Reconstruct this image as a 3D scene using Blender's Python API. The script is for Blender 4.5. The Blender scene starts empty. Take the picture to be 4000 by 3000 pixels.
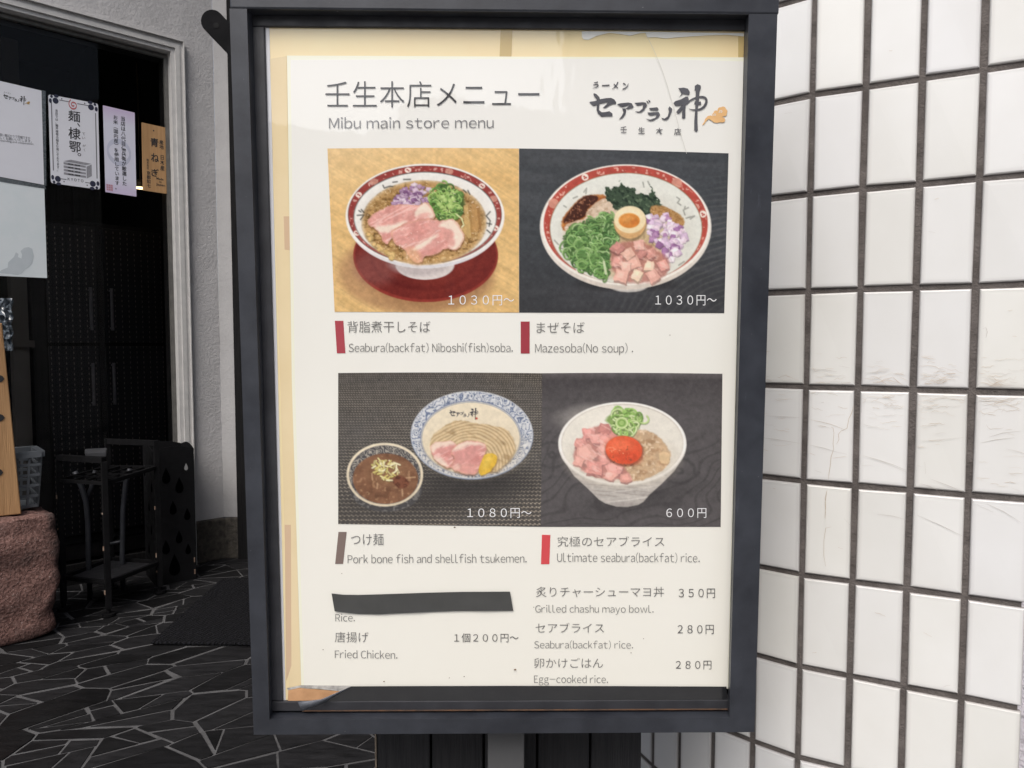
import bpy, bmesh, math, random
import numpy as np
from mathutils import Vector
from mathutils.geometry import tessellate_polygon

R = math.radians
C = bpy.context.scene.collection
scene = bpy.context.scene

# ------------------------------------------------------------------ camera
FPX = 2773.0                       # focal length in pixels of a 4000 x 3000 frame
PITCH = R(3.15)
CAMZ = 0.87
cam_d = bpy.data.cameras.new('camera')
cam_d.sensor_width = 36.0
cam_d.lens = 36.0 * FPX / 4000.0
cam_d.clip_start = 0.02
cam_d.clip_end = 500.0
cam = bpy.data.objects.new('camera', cam_d)
cam.location = (0, 0, CAMZ)
cam.rotation_euler = (R(90) - PITCH, 0, 0)
C.objects.link(cam)
scene.camera = cam

# ------------------------------------------------------------------ sky, sun, exposure
SUN_EL, SUN_AZ = R(52), R(198)      # azimuth clockwise from +Y (north): behind the camera, a little left
world = bpy.data.worlds.new('World')
scene.world = world
world.use_nodes = True
wn = world.node_tree
wn.nodes.clear()
wo = wn.nodes.new('ShaderNodeOutputWorld')
wb = wn.nodes.new('ShaderNodeBackground')
sky = wn.nodes.new('ShaderNodeTexSky')
sky.sky_type = 'NISHITA'
sky.sun_disc = False
sky.sun_elevation = SUN_EL
sky.sun_rotation = SUN_AZ
sky.air_density = 1.0
sky.dust_density = 4.0
hs = wn.nodes.new('ShaderNodeHueSaturation')
hs.inputs['Saturation'].default_value = 0.66
wn.links.new(sky.outputs[0], hs.inputs['Color'])
wn.links.new(hs.outputs[0], wb.inputs['Color'])
wb.inputs['Strength'].default_value = 0.15
wn.links.new(wb.outputs[0], wo.inputs[0])

sun_d = bpy.data.lights.new('sun', 'SUN')
sun_d.energy = 1.2
sun_d.angle = R(35)
sun_d.color = (1.0, 0.975, 0.94)
sun = bpy.data.objects.new('sun', sun_d)
sdir = Vector((math.sin(SUN_AZ) * math.cos(SUN_EL), math.cos(SUN_AZ) * math.cos(SUN_EL), math.sin(SUN_EL)))
sun.rotation_euler = sdir.to_track_quat('Z', 'Y').to_euler()
sun.location = sdir * 20
C.objects.link(sun)

scene.view_settings.view_transform = 'Standard'
scene.view_settings.look = 'None'
scene.view_settings.gamma = 1.0
scene.view_settings.exposure = 0.40
scene.view_settings.use_curve_mapping = False

# ------------------------------------------------------------------ helpers: rays and planes
CAM = np.array([0, 0, CAMZ])
cp_, sp_ = math.cos(PITCH), math.sin(PITCH)


def ray(px, py):
    """world directions (depth 1 along the optical axis) of pixels of the 4000 x 3000 frame"""
    px = np.asarray(px, float)
    py = np.asarray(py, float)
    cx = (px - 2000.0) / FPX
    cy = -(py - 1500.0) / FPX
    one = np.ones_like(cx)
    return np.stack([cx, one * cp_ + cy * sp_, -one * sp_ + cy * cp_], -1)


def cam2w(x, y, z):
    return np.array([x, z * cp_ + y * sp_, -z * sp_ + y * cp_])


def onplane(px, py, p0, n):
    d = ray(px, py)
    t = np.dot(p0 - CAM, n) / (d @ n)
    return CAM + d * t[..., None]


# sign board plane
Rv = cam2w(.9999, -.0027, .0153)
Rv /= np.linalg.norm(Rv)
Uv = cam2w(-.0003, .9962, -.0866)
Uv -= Rv * (Uv @ Rv)
Uv /= np.linalg.norm(Uv)
Nv = np.cross(Rv, Uv)               # points to the camera
P0 = CAM + ray(2000, 1500) * 0.652  # a point of the poster plane


def sg(px, py, off=0.0):
    return onplane(px, py, P0 + Nv * off, Nv)


def floorpt(px, py, z=0.0):
    return onplane(px, py, np.array([0, 0, z]), np.array([0, 0, 1.0]))


# ------------------------------------------------------------------ helpers: objects
def props(o, label=None, cat=None, group=None, kind=None):
    if label: o['label'] = label
    if cat: o['category'] = cat
    if group: o['group'] = group
    if kind: o['kind'] = kind
    return o


def thing(name, label, cat, loc, group=None):
    o = bpy.data.objects.new(name, None)
    o.location = tuple(float(v) for v in loc)
    o.empty_display_size = .05
    C.objects.link(o)
    return props(o, label, cat, group)


def origin_of(p):
    v = np.zeros(3)
    while p is not None:
        v += np.array(p.location)
        p = p.parent
    return v


def mesh(name, verts, faces, mat, parent=None, smooth=False, cols=None, bevel=0.0, uv=None, segs=2):
    verts = np.asarray(verts, float).reshape(-1, 3)
    if parent is not None:
        loc = np.zeros(3)
        off = origin_of(parent)
    else:
        lo, hi = verts.min(0), verts.max(0)
        loc = np.array([(lo[0] + hi[0]) / 2, (lo[1] + hi[1]) / 2, lo[2]])
        off = loc
    me = bpy.data.meshes.new(name)
    me.from_pydata((verts - off).tolist(), [], [tuple(int(i) for i in f) for f in faces])
    me.update()
    mats = mat if isinstance(mat, (list, tuple)) else [mat]
    for m in mats:
        me.materials.append(m)
    if cols is not None:
        a = me.color_attributes.new('Col', 'FLOAT_COLOR', 'POINT')
        c4 = np.ones((len(verts), 4), np.float32)
        c4[:, :3] = cols
        a.data.foreach_set('color', c4.ravel())
    if uv is not None:
        ul = me.uv_layers.new(name='UVMap')
        li = np.zeros(len(me.loops), np.int32)
        me.loops.foreach_get('vertex_index', li)
        ul.data.foreach_set('uv', np.asarray(uv, np.float32)[li].ravel())
    if smooth:
        me.polygons.foreach_set('use_smooth', [True] * len(me.polygons))
    o = bpy.data.objects.new(name, me)
    o.location = tuple(loc)
    C.objects.link(o)
    if parent is not None:
        o.parent = parent
    if bevel > 0:
        b = o.modifiers.new('bevel', 'BEVEL')
        b.width = bevel
        b.segments = segs
        b.limit_method = 'ANGLE'
        b.angle_limit = R(40)
    return o


class MB:
    """collects shapes for one mesh"""
    def __init__(s):
        s.v, s.f = [], []

    def add(s, v, f):
        n = len(s.v)
        s.v += [tuple(float(c) for c in p) for p in v]
        s.f += [tuple(n + int(i) for i in q) for q in f]
        return s

    def hexa(s, a, b):
        """a, b: two rings of n points (a is the one seen, counter-clockwise)"""
        n = len(a)
        f = [tuple(range(n)), tuple(range(2 * n - 1, n - 1, -1))]
        for i in range(n):
            j = (i + 1) % n
            f.append((j, i, n + i, n + j))
        return s.add(list(a) + list(b), f)

    def box(s, lo, hi):
        x0, y0, z0 = lo
        x1, y1, z1 = hi
        return s.hexa([(x0, y0, z1), (x1, y0, z1), (x1, y1, z1), (x0, y1, z1)],
                      [(x0, y0, z0), (x1, y0, z0), (x1, y1, z0), (x0, y1, z0)])

    def obox(s, c, ax, ay, az, hx, hy, hz):
        c, ax, ay, az = (np.asarray(t, float) for t in (c, ax, ay, az))
        t = [c + ax * sx * hx + ay * sy * hy + az * hz for sx, sy in ((-1, -1), (1, -1), (1, 1), (-1, 1))]
        b = [p - az * 2 * hz for p in t]
        return s.hexa(t, b)

    def tube(s, pts, r, n=10, caps=True):
        pts = [np.asarray(p, float) for p in pts]
        rs = r if isinstance(r, (list, tuple)) else [r] * len(pts)
        rings = []
        up = None
        for i, p in enumerate(pts):
            d = pts[min(i + 1, len(pts) - 1)] - pts[max(i - 1, 0)]
            d /= np.linalg.norm(d)
            if up is None:
                up = np.array([0, 0, 1.0]) if abs(d[2]) < .9 else np.array([1.0, 0, 0])
            a = np.cross(d, up); a /= np.linalg.norm(a)
            b = np.cross(a, d)
            up = b
            rings.append([p + rs[i] * (math.cos(2 * math.pi * k / n) * a + math.sin(2 * math.pi * k / n) * b) for k in range(n)])
        base = len(s.v)
        v = [q for ring in rings for q in ring]
        f = []
        for i in range(len(pts) - 1):
            for k in range(n):
                k2 = (k + 1) % n
                f.append((i * n + k, i * n + k2, (i + 1) * n + k2, (i + 1) * n + k))
        if caps:
            f.append(tuple(range(n - 1, -1, -1)))
            f.append(tuple((len(pts) - 1) * n + k for k in range(n)))
        return s.add(v, f)

    def bar(s, p, q, w, h=None):
        """square bar from p to q"""
        p, q = np.asarray(p, float), np.asarray(q, float)
        h = h or w
        d = (q - p) / np.linalg.norm(q - p)
        up = np.array([0, 0, 1.0]) if abs(d[2]) < .9 else np.array([0.743, 0.669, 0])
        a = np.cross(d, up); a /= np.linalg.norm(a)
        b = np.cross(a, d)
        return s.obox((p + q) / 2, a, b, d, w / 2, h / 2, np.linalg.norm(q - p) / 2)

    def build(s, name, mat, parent=None, **k):
        return mesh(name, s.v, s.f, mat, parent, **k)


# ------------------------------------------------------------------ helpers: materials
def lin(c):
    c = np.asarray(c, float) / 255.0
    return np.where(c <= .04045, c / 12.92, ((c + .055) / 1.055) ** 2.4)


def node_mat(name):
    m = bpy.data.materials.new(name)
    m.use_nodes = True
    nt = m.node_tree
    return m, nt, nt.nodes['Principled BSDF'], nt.nodes['Material Output']


def N(nt, typ, **kw):
    n = nt.nodes.new(typ)
    for k, v in kw.items():
        if k.startswith('i_'):
            n.inputs[k[2:].replace('_', ' ')].default_value = v
        else:
            setattr(n, k, v)
    return n


def coords(nt, scale=(1, 1, 1), out='Object', rot=(0, 0, 0)):
    tc = N(nt, 'ShaderNodeTexCoord')
    mp = N(nt, 'ShaderNodeMapping')
    mp.inputs['Scale'].default_value = scale
    mp.inputs['Rotation'].default_value = rot
    nt.links.new(tc.outputs[out], mp.inputs['Vector'])
    return mp.outputs[0]


def noise(nt, vec, scale, detail=4, rough=.55):
    n = N(nt, 'ShaderNodeTexNoise')
    n.inputs['Scale'].default_value = scale
    n.inputs['Detail'].default_value = detail
    n.inputs['Roughness'].default_value = rough
    nt.links.new(vec, n.inputs['Vector'])
    return n.outputs[0]


def ramp(nt, fac, stops):
    r = N(nt, 'ShaderNodeValToRGB')
    e = r.color_ramp.elements
    while len(e) < len(stops):
        e.new(.5)
    for i, (p, c) in enumerate(stops):
        e[i].position = p
        e[i].color = (c[0], c[1], c[2], 1) if hasattr(c, '__len__') else (c, c, c, 1)
    nt.links.new(fac, r.inputs[0])
    return r.outputs[0]


def mixc(nt, fac, a, b, mode='MIX'):
    m = N(nt, 'ShaderNodeMix', data_type='RGBA', blend_type=mode)
    for sock, v in ((m.inputs[0], fac), (m.inputs[6], a), (m.inputs[7], b)):
        if hasattr(v, 'is_linked'):
            nt.links.new(v, sock)
        elif hasattr(v, '__len__'):
            sock.default_value = (v[0], v[1], v[2], 1)
        else:
            sock.default_value = v
    return m.outputs[2]


def bumpn(nt, height, strength, dist, normal=None):
    b = N(nt, 'ShaderNodeBump')
    b.inputs['Strength'].default_value = strength
    b.inputs['Distance'].default_value = dist
    nt.links.new(height, b.inputs['Height'])
    if normal is not None:
        nt.links.new(normal, b.inputs['Normal'])
    return b.outputs[0]


def surf(name, c1, c2=None, scale=30, rough=.6, rough2=None, bump=0, bscale=None, bdist=.001, spec=.5,
         coat=0, stretch=(1, 1, 1), metal=0, detail=5):
    """a worn surface: two tones mixed by noise, a varying roughness and a fine relief"""
    m, nt, b, out = node_mat(name)
    c2 = c2 or tuple(v * .8 for v in c1)
    v = coords(nt, stretch)
    n1 = noise(nt, v, scale, detail)
    nt.links.new(mixc(nt, ramp(nt, n1, [(.3, 0), (.7, 1)]), c1, c2), b.inputs['Base Color'])
    r2 = rough2 if rough2 is not None else min(1, rough + .12)
    n2 = noise(nt, v, scale * 2.3, 3)
    mr = N(nt, 'ShaderNodeMapRange')
    mr.inputs[1].default_value = .3
    mr.inputs[2].default_value = .7
    mr.inputs[3].default_value = rough
    mr.inputs[4].default_value = r2
    nt.links.new(n2, mr.inputs[0])
    nt.links.new(mr.outputs[0], b.inputs['Roughness'])
    b.inputs['Specular IOR Level'].default_value = spec
    b.inputs['Metallic'].default_value = metal
    b.inputs['Coat Weight'].default_value = coat
    if bump:
        n3 = noise(nt, v, bscale or scale * 3, 5)
        nt.links.new(bumpn(nt, n3, bump, bdist), b.inputs['Normal'])
    return m


def film(nt, b, weight=1.0, rough=.018):
    """the clear, slightly wavy film over the print"""
    b.inputs['Coat Weight'].default_value = weight
    b.inputs['Coat Roughness'].default_value = rough
    b.inputs['Coat IOR'].default_value = 1.62
    v = coords(nt, (1, 1, 1))
    h1 = noise(nt, v, 3.2, 2, .4)
    n1 = bumpn(nt, h1, 1.0, .010)
    v2 = coords(nt, (9, 9, 3))
    h2 = noise(nt, v2, 3.0, 3, .5)
    n2 = bumpn(nt, h2, .5, .0015, n1)
    nt.links.new(n2, b.inputs['Coat Normal'])


PAPER_E = .94      # how bright a white sheet reads in the picture; used to turn seen print colours into ink colours
VEIL = .012


def ink_lin(c):
    return np.clip((lin(c) - VEIL) / PAPER_E, .004, .85)


def print_mat(name, c, c2=None, scale=5):
    m, nt, b, out = node_mat(name)
    a = ink_lin(c)
    a2 = ink_lin(c2) if c2 is not None else a * .96
    n1 = noise(nt, coords(nt), scale, 6, .6)
    nt.links.new(mixc(nt, ramp(nt, n1, [(.35, 0), (.65, 1)]), tuple(a), tuple(a2)), b.inputs['Base Color'])
    b.inputs['Roughness'].default_value = .6
    b.inputs['Specular IOR Level'].default_value = .2
    film(nt, b)
    return m


def vcol_mat(name, coat=True, rough=.6):
    m, nt, b, out = node_mat(name)
    a = N(nt, 'ShaderNodeVertexColor', layer_name='Col')
    nt.links.new(a.outputs[0], b.inputs['Base Color'])
    b.inputs['Roughness'].default_value = rough
    b.inputs['Specular IOR Level'].default_value = .2
    if coat:
        film(nt, b)
    return m


# ------------------------------------------------------------------ helpers: lettering
_cap = {}


def glyphs(s, off=0.0, sx=1.0):
    key = (s, off)
    if key in _cap:
        return _cap[key]
    cu = bpy.data.curves.new('lettering', 'FONT')
    cu.body = s
    cu.size = 1.0
    cu.offset = off
    cu.resolution_u = 4
    ob = bpy.data.objects.new('lettering', cu)
    C.objects.link(ob)
    dg = bpy.context.evaluated_depsgraph_get()
    me = bpy.data.meshes.new_from_object(ob.evaluated_get(dg))
    v = np.array([q.co[:] for q in me.vertices]).reshape(-1, 3)[:, :2]
    f = [tuple(p.vertices) for p in me.polygons]
    bpy.data.objects.remove(ob)
    bpy.data.curves.remove(cu)
    bpy.data.meshes.remove(me)
    _cap[key] = (v, f)
    return v, f


class Ink:
    """lettering and flat ink shapes in picture coordinates, laid on a plane"""
    def __init__(s, plane, off):
        s.plane, s.off, s.mb, s.k = plane, off, MB(), 0

    def put(s, pts, faces):
        pts = np.asarray(pts, float)
        s.k += 1
        w = s.plane(pts[:, 0], pts[:, 1], s.off + s.k * 2e-6)
        s.mb.add(w, faces)

    def fit(s, text, x0, y0, x1, y1, w=-.009, dy=0.0):
        v, f = glyphs(text, w)
        lo, hi = v.min(0), v.max(0)
        t = (v - lo) / (hi - lo)
        s.put(np.stack([x0 + t[:, 0] * (x1 - x0), y1 - t[:, 1] * (y1 - y0) + dy * t[:, 0]], 1), f)

    def latin(s, text, x0, x1, cap, base, w=-.008, dy=0.0):
        """wide humanist letters set one by one (ink width plus side bearings)"""
        V, F, x = [], [], 0.0
        E_ = glyphs('Ｅ', w)[0]
        e0, e1 = E_[:, 1].min(), E_[:, 1].max()
        for ch in text:
            if ch == ' ':
                x += .30; continue
            v, f = glyphs(chr(ord(ch) + 0xFEE0), w)
            lo, hi = v[:, 0].min(), v[:, 0].max()
            sb = .075 if ch in 'il().' else .052
            n = sum(len(q) for q in V)
            V.append(np.stack([v[:, 0] - lo + x + sb, (v[:, 1] - e0) / (e1 - e0)], 1))
            F += [tuple(n + i for i in p) for p in f]
            x += hi - lo + 2 * sb
        v = np.concatenate(V)
        lo, hi = v[:, 0].min(), v[:, 0].max()
        t = (v[:, 0] - lo) / (hi - lo)
        s.put(np.stack([x0 + t * (x1 - x0), base - v[:, 1] * (base - cap) + dy * t], 1), F)

    def spaced(s, text, x0, y0, x1, y1, w=-.009, dy=0.0):
        """one glyph per equal cell"""
        n = len(text)
        cw = (x1 - x0) / n
        for i, ch in enumerate(text):
            if ch == ' ':
                continue
            v, f = glyphs(ch, w)
            px = x0 + cw * (i + v[:, 0])
            py = y1 - (v[:, 1] + .08) / .92 * (y1 - y0) + dy * i / max(1, n - 1)
            s.put(np.stack([px, py], 1), f)

    def poly(s, pts):
        tri = tessellate_polygon([[Vector((p[0], p[1], 0)) for p in pts]])
        s.put(pts, [tuple(t)[::-1] for t in tri])

    def stroke(s, pts, ws):
        pts = np.asarray(pts, float)
        # smooth the path
        for _ in range(2):
            q = [pts[0]]; qw = [ws[0]]
            for i in range(len(pts) - 1):
                q += [pts[i] * .75 + pts[i + 1] * .25, pts[i] * .25 + pts[i + 1] * .75]
                qw += [ws[i] * .75 + ws[i + 1] * .25, ws[i] * .25 + ws[i + 1] * .75]
            q.append(pts[-1]); qw.append(ws[-1])
            pts, ws = np.array(q), qw
        L, Rr = [], []
        for i in range(len(pts)):
            d = pts[min(i + 1, len(pts) - 1)] - pts[max(i - 1, 0)]
            d /= max(1e-9, np.linalg.norm(d))
            n = np.array([-d[1], d[0]]) * ws[i] / 2
            L.append(pts[i] + n); Rr.append(pts[i] - n)
        m = len(pts)
        s.put(L + Rr, [(i, i + 1, m + i + 1, m + i) for i in range(m - 1)])

    def disc(s, cx, cy, r, ry=None, n=18):
        ry = ry or r
        s.put([(cx + r * math.cos(2 * math.pi * k / n), cy - ry * math.sin(2 * math.pi * k / n)) for k in range(n)], [tuple(range(n))])

    def build(s, name, mat, parent):
        return s.mb.build(name, mat, parent)


# ------------------------------------------------------------------ the setting: ground, floor, paving
rng = random.Random(11)
m_ground = surf('street_paving', (.24, .235, .225), (.19, .185, .18), 60, .85, bump=.5, bscale=300, bdist=.002)
m_grout = surf('floor_mortar', (.112, .111, .113), (.064, .063, .064), 22, .95, spec=.2, bump=.6, bscale=160, bdist=.002)
g = MB(); g.box((-90, -90, -.3), (90, 90, -.06))
props(g.build('ground', m_ground), kind='structure')
g = MB(); g.box((-3.6, .35, -.12), (.62, 3.6, 0.0))
props(g.build('entrance_floor', m_grout), kind='structure')


def split(poly, area):
    """break a slab into angular shards"""
    p = np.array(poly)
    x, y = p[:, 0], p[:, 1]
    A = .5 * abs(np.dot(x, np.roll(y, -1)) - np.dot(y, np.roll(x, -1)))
    if A < area * rng.uniform(.45, 1.7) or A < .004:
        return [p]
    c = p.mean(0)
    w, v = np.linalg.eigh(np.cov((p - c).T))
    asp = math.sqrt(w[1] / max(w[0], 1e-9))
    base = math.atan2(v[1, 0], v[0, 0]) if asp > 1.9 else rng.choice([.45, .45, 2.1]) + rng.uniform(-.2, .2)
    a = base + rng.gauss(0, .42)
    d = np.array([math.cos(a), math.sin(a)])
    n = np.array([-d[1], d[0]])
    q = c + (p[rng.randrange(len(p))] - c) * rng.uniform(0, .35)
    s = (p - q) @ n
    L, Rr = [], []
    for i in range(len(p)):
        j = (i + 1) % len(p)
        (L if s[i] >= 0 else Rr).append(p[i])
        if s[i] * s[j] < 0:
            t = s[i] / (s[i] - s[j])
            m = p[i] + t * (p[j] - p[i])
            L.append(m); Rr.append(m)
    if len(L) < 3 or len(Rr) < 3:
        return [p]
    return split(L, area) + split(Rr, area)


def inset(p, ds):
    """shrink a convex counter-clockwise polygon"""
    out = [tuple(v) for v in p]
    n = len(p)
    for i in range(n):
        a, b = np.array(p[i]), np.array(p[(i + 1) % n])
        e = b - a
        if np.linalg.norm(e) < 1e-6:
            continue
        nn = np.array([-e[1], e[0]]) / np.linalg.norm(e)
        o = a + nn * ds[i]
        new = []
        for k in range(len(out)):
            u, v = np.array(out[k]), np.array(out[(k + 1) % len(out)])
            su, sv = (u - o) @ nn, (v - o) @ nn
            if su >= 0: new.append(tuple(u))
            if su * sv < 0:
                new.append(tuple(u + (v - u) * su / (su - sv)))
        out = new
        if len(out) < 3:
            return None
    return out


def shards(x0, y0, x1, y1, size, ang=.5, stretch=1.9):
    """angular slabs: stretched cells round scattered points, many of them broken once more"""
    ca, sa = math.cos(ang), math.sin(ang)
    A_ = np.array([[ca / stretch, sa / stretch], [-sa, ca]])
    B_ = np.linalg.inv(A_)
    sd = [np.array([rng.uniform(x0 - .2, x1 + .2), rng.uniform(y0 - .2, y1 + .2)]) for _ in range(int((x1 - x0 + .4) * (y1 - y0 + .4) / size))]
    T_ = np.array([A_ @ q for q in sd])
    out_ = []
    for i in range(len(T_)):
        d_ = np.linalg.norm(T_ - T_[i], axis=1)
        c_ = [T_[i] + np.array(o) * .5 for o in ((-1, -1), (1, -1), (1, 1), (-1, 1))]
        for j in np.argsort(d_)[1:22]:
            m_, n_ = (T_[i] + T_[j]) / 2, T_[j] - T_[i]
            new = []
            for k in range(len(c_)):
                u_, v_ = c_[k], c_[(k + 1) % len(c_)]
                su, sv = (u_ - m_) @ n_, (v_ - m_) @ n_
                if su <= 0: new.append(u_)
                if su * sv < 0: new.append(u_ + (v_ - u_) * su / (su - sv))
            c_ = new
            if len(c_) < 3: break
        if len(c_) < 3: continue
        c_ = np.array([B_ @ q for q in c_])
        if c_[:, 0].min() < x0 or c_[:, 0].max() > x1 or c_[:, 1].min() < y0 or c_[:, 1].max() > y1: continue
        # drop the tiny edges
        keep = [q for q, r in zip(c_, np.roll(c_, -1, 0)) if np.linalg.norm(q - r) > .014]
        if len(keep) < 3: continue
        out_ += split(np.array(keep), size * rng.choice([.45, 1.2, 3])) 
    return out_


mb = MB(); cols = []
for p in shards(-3.6, .35, .62, 3.6, .0125):
    x, y = p[:, 0], p[:, 1]
    if np.dot(x, np.roll(y, -1)) - np.dot(y, np.roll(x, -1)) < 0:
        p = p[::-1]
    q = inset(p, [rng.choice([.002, .0024, .003, .0036, .006]) for _ in p])
    if not q:
        continue
    q = [(a + rng.uniform(-.0015, .0015), b + rng.uniform(-.0015, .0015)) for a, b in q]
    h = .0012 + rng.uniform(0, .0012)
    tx, ty = rng.uniform(-.002, .002), rng.uniform(-.002, .002)
    cx, cy = np.mean([a for a, b in q]), np.mean([b for a, b in q])
    k0 = len(mb.v)
    mb.hexa([(a + (cx - a) * .012, b + (cy - b) * .012, h + (a - cx) * tx + (b - cy) * ty) for a, b in q], [(a, b, -.004) for a, b in q])
    k = rng.uniform(.55, 1.6)
    cols += [(.0095 * k, .0093 * k, .0100 * k)] * (len(mb.v) - k0)
m, nt, b, out = node_mat('slate')
a = N(nt, 'ShaderNodeVertexColor', layer_name='Col')
v = coords(nt, (14, 60, 20), rot=(0, 0, .5))
n1 = noise(nt, v, 1.0, 6, .65)
nt.links.new(mixc(nt, 1.0, a.outputs[0], ramp(nt, n1, [(.3, .45), (.7, 1.5)]), 'MULTIPLY'), b.inputs['Base Color'])
nt.links.new(ramp(nt, noise(nt, coords(nt), 9, 4), [(.3, .46), (.7, .8)]), b.inputs['Roughness'])
b.inputs['Specular IOR Level'].default_value = .19
nt.links.new(bumpn(nt, n1, .6, .003), b.inputs['Normal'])
props(mb.build('slate_paving', m, cols=cols), kind='structure')

# ------------------------------------------------------------------ white tiled wall, its end turning away in a curve
HOR = 1500 - FPX * math.tan(PITCH)


def plan(px):
    d = ray(px, HOR)
    return d[0] / d[1]


PITCHW, PITCHH = .05, .1019
Y0 = .688
a0 = plan(3804) * Y0
z4 = onplane(3000, 1509, np.array([0, .772, 0]), np.array([0, -1.0, 0]))[2]     # height of one bed joint
heads = [153] * 3 + [142, 134.5, 127, 119.5, 112, 104.5, 97] + [91] * 8
knots = [np.array([a0, Y0])]
for h in heads:
    knots.append(knots[-1] + PITCHW * np.array([math.cos(R(h)), math.sin(R(h))]))
# the last tile before the corner, towards the right
cornerp = knots[0] - PITCHW * .985 * np.array([math.cos(R(153)), math.sin(R(153))])
chain = [cornerp] + knots
tile_end = chain[-1]

m_joint = surf('tile_mortar', (.150, .132, .122), (.080, .069, .063), 60, .95, bump=.9, bscale=420, bdist=.0018)

# glazed white tile: faint tint changes, brown scuffs in a band, hairline cracks, grime along the edges
m, nt, b, out = node_mat('white_glazed_tile')
vc = N(nt, 'ShaderNodeVertexColor', layer_name='Col')
uvn = N(nt, 'ShaderNodeTexCoord')
def uvmap(scale, loc=(0, 0, 0), rot=0):
    mp = N(nt, 'ShaderNodeMapping')
    mp.inputs['Scale'].default_value = scale
    mp.inputs['Location'].default_value = loc
    mp.inputs['Rotation'].default_value = (0, 0, rot)
    nt.links.new(uvn.outputs['UV'], mp.inputs[0])
    return mp.outputs[0]
def mth(op, a, b=None, cl=False):
    n = N(nt, 'ShaderNodeMath', operation=op, use_clamp=cl)
    for i, q in enumerate((a, b)):
        if q is None: continue
        if hasattr(q, 'is_linked'): nt.links.new(q, n.inputs[i])
        else: n.inputs[i].default_value = q
    return n.outputs[0]
sepx = N(nt, 'ShaderNodeSeparateXYZ'); nt.links.new(uvn.outputs['UV'], sepx.inputs[0])
U_, Z_ = sepx.outputs[0], sepx.outputs[1]
specks = ramp(nt, noise(nt, uvmap((150, 150, 1)), 1.0, 2, .5), [(.80, 0), (.84, 1)])
col = mixc(nt, mth('MULTIPLY', specks, .6), vc.outputs[0], (.25, .2, .15))
col = mixc(nt, 1.0, col, ramp(nt, noise(nt, uvmap((9, 7, 1)), 1.0, 4), [(.3, (.93, .925, .91)), (.7, (1, 1, 1))]), 'MULTIPLY')
nt.links.new(col, b.inputs['Base Color'])
b.inputs['Roughness'].default_value = .22
b.inputs['Specular IOR Level'].default_value = .45
nt.links.new(bumpn(nt, noise(nt, uvmap((16, 11, 1)), 1.0, 3), .25, .0012), b.inputs['Normal'])
m_tile = m

tw = thing('tiled_wall', 'white glazed tile wall with dark mortar joints, its left end curving away behind the menu sign', 'wall', (.3, .8, 0))
mbt = MB(); uv = []; tc = []
J = .0058 / 2
k_lo = int(math.floor(z4 / PITCHH)) + 1
HT = 24
for ci in range(len(chain) - 1):
    p, q = chain[ci], chain[ci + 1]
    d = (q - p) / np.linalg.norm(q - p)
    nn = np.array([-d[1], d[0]])
    if nn @ (np.array([0.0, 0.0]) - p) < 0: nn = -nn
    if ci > 8: nn = np.array([-1.0, 0.0])
    L = np.linalg.norm(q - p)
    first = ci == 0
    for r in range(-k_lo, HT - k_lo):
        zb, zt = z4 + r * PITCHH + J, z4 + (r + 1) * PITCHH - J
        zb = max(zb, .004)
        s0, s1 = (J if not first else 0), L - J
        jit = [rng.uniform(-.0008, .0008) for _ in range(4)]; cj = [(rng.uniform(-.0005, .0005), rng.uniform(-.0005, .0005)) for _ in range(4)]
        rings = []
        for ins, dep in ((0, -.006), (0, -.0016), (.0006, -.0006), (.0017, 0), (.0050, .0001)):
            ring = []
            for (s_, z_), jj in zip(((s0 + ins, zb + ins), (s1 - ins, zb + ins), (s1 - ins, zt - ins), (s0 + ins, zt - ins)), jit):
                ex, ez = cj[len(ring)]
                xy = p + d * (s_ + (0 if first and len(ring) in (0, 3) else ex)) + nn * (dep + jj * .7)
                ring.append((xy[0], xy[1], z_ + ez))
                uv.append((.05 * (ci - 1) + s_, z_))
            rings.append(ring)
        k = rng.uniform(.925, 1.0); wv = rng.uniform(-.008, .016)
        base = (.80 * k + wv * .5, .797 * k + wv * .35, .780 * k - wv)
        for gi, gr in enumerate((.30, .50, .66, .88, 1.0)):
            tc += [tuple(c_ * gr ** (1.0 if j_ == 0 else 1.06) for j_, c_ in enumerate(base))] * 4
        vs = [w_ for ring in rings for w_ in ring]
        f = [(16, 17, 18, 19)]
        for gi in range(4):
            for e_ in range(4):
                e2 = (e_ + 1) % 4
                f.append((gi * 4 + e_, gi * 4 + e2, gi * 4 + 4 + e2, gi * 4 + 4 + e_))
        mbt.add(vs, f)
mesh('tile_facing', mbt.v, mbt.f, m_tile, tw, cols=tc, uv=uv)
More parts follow.
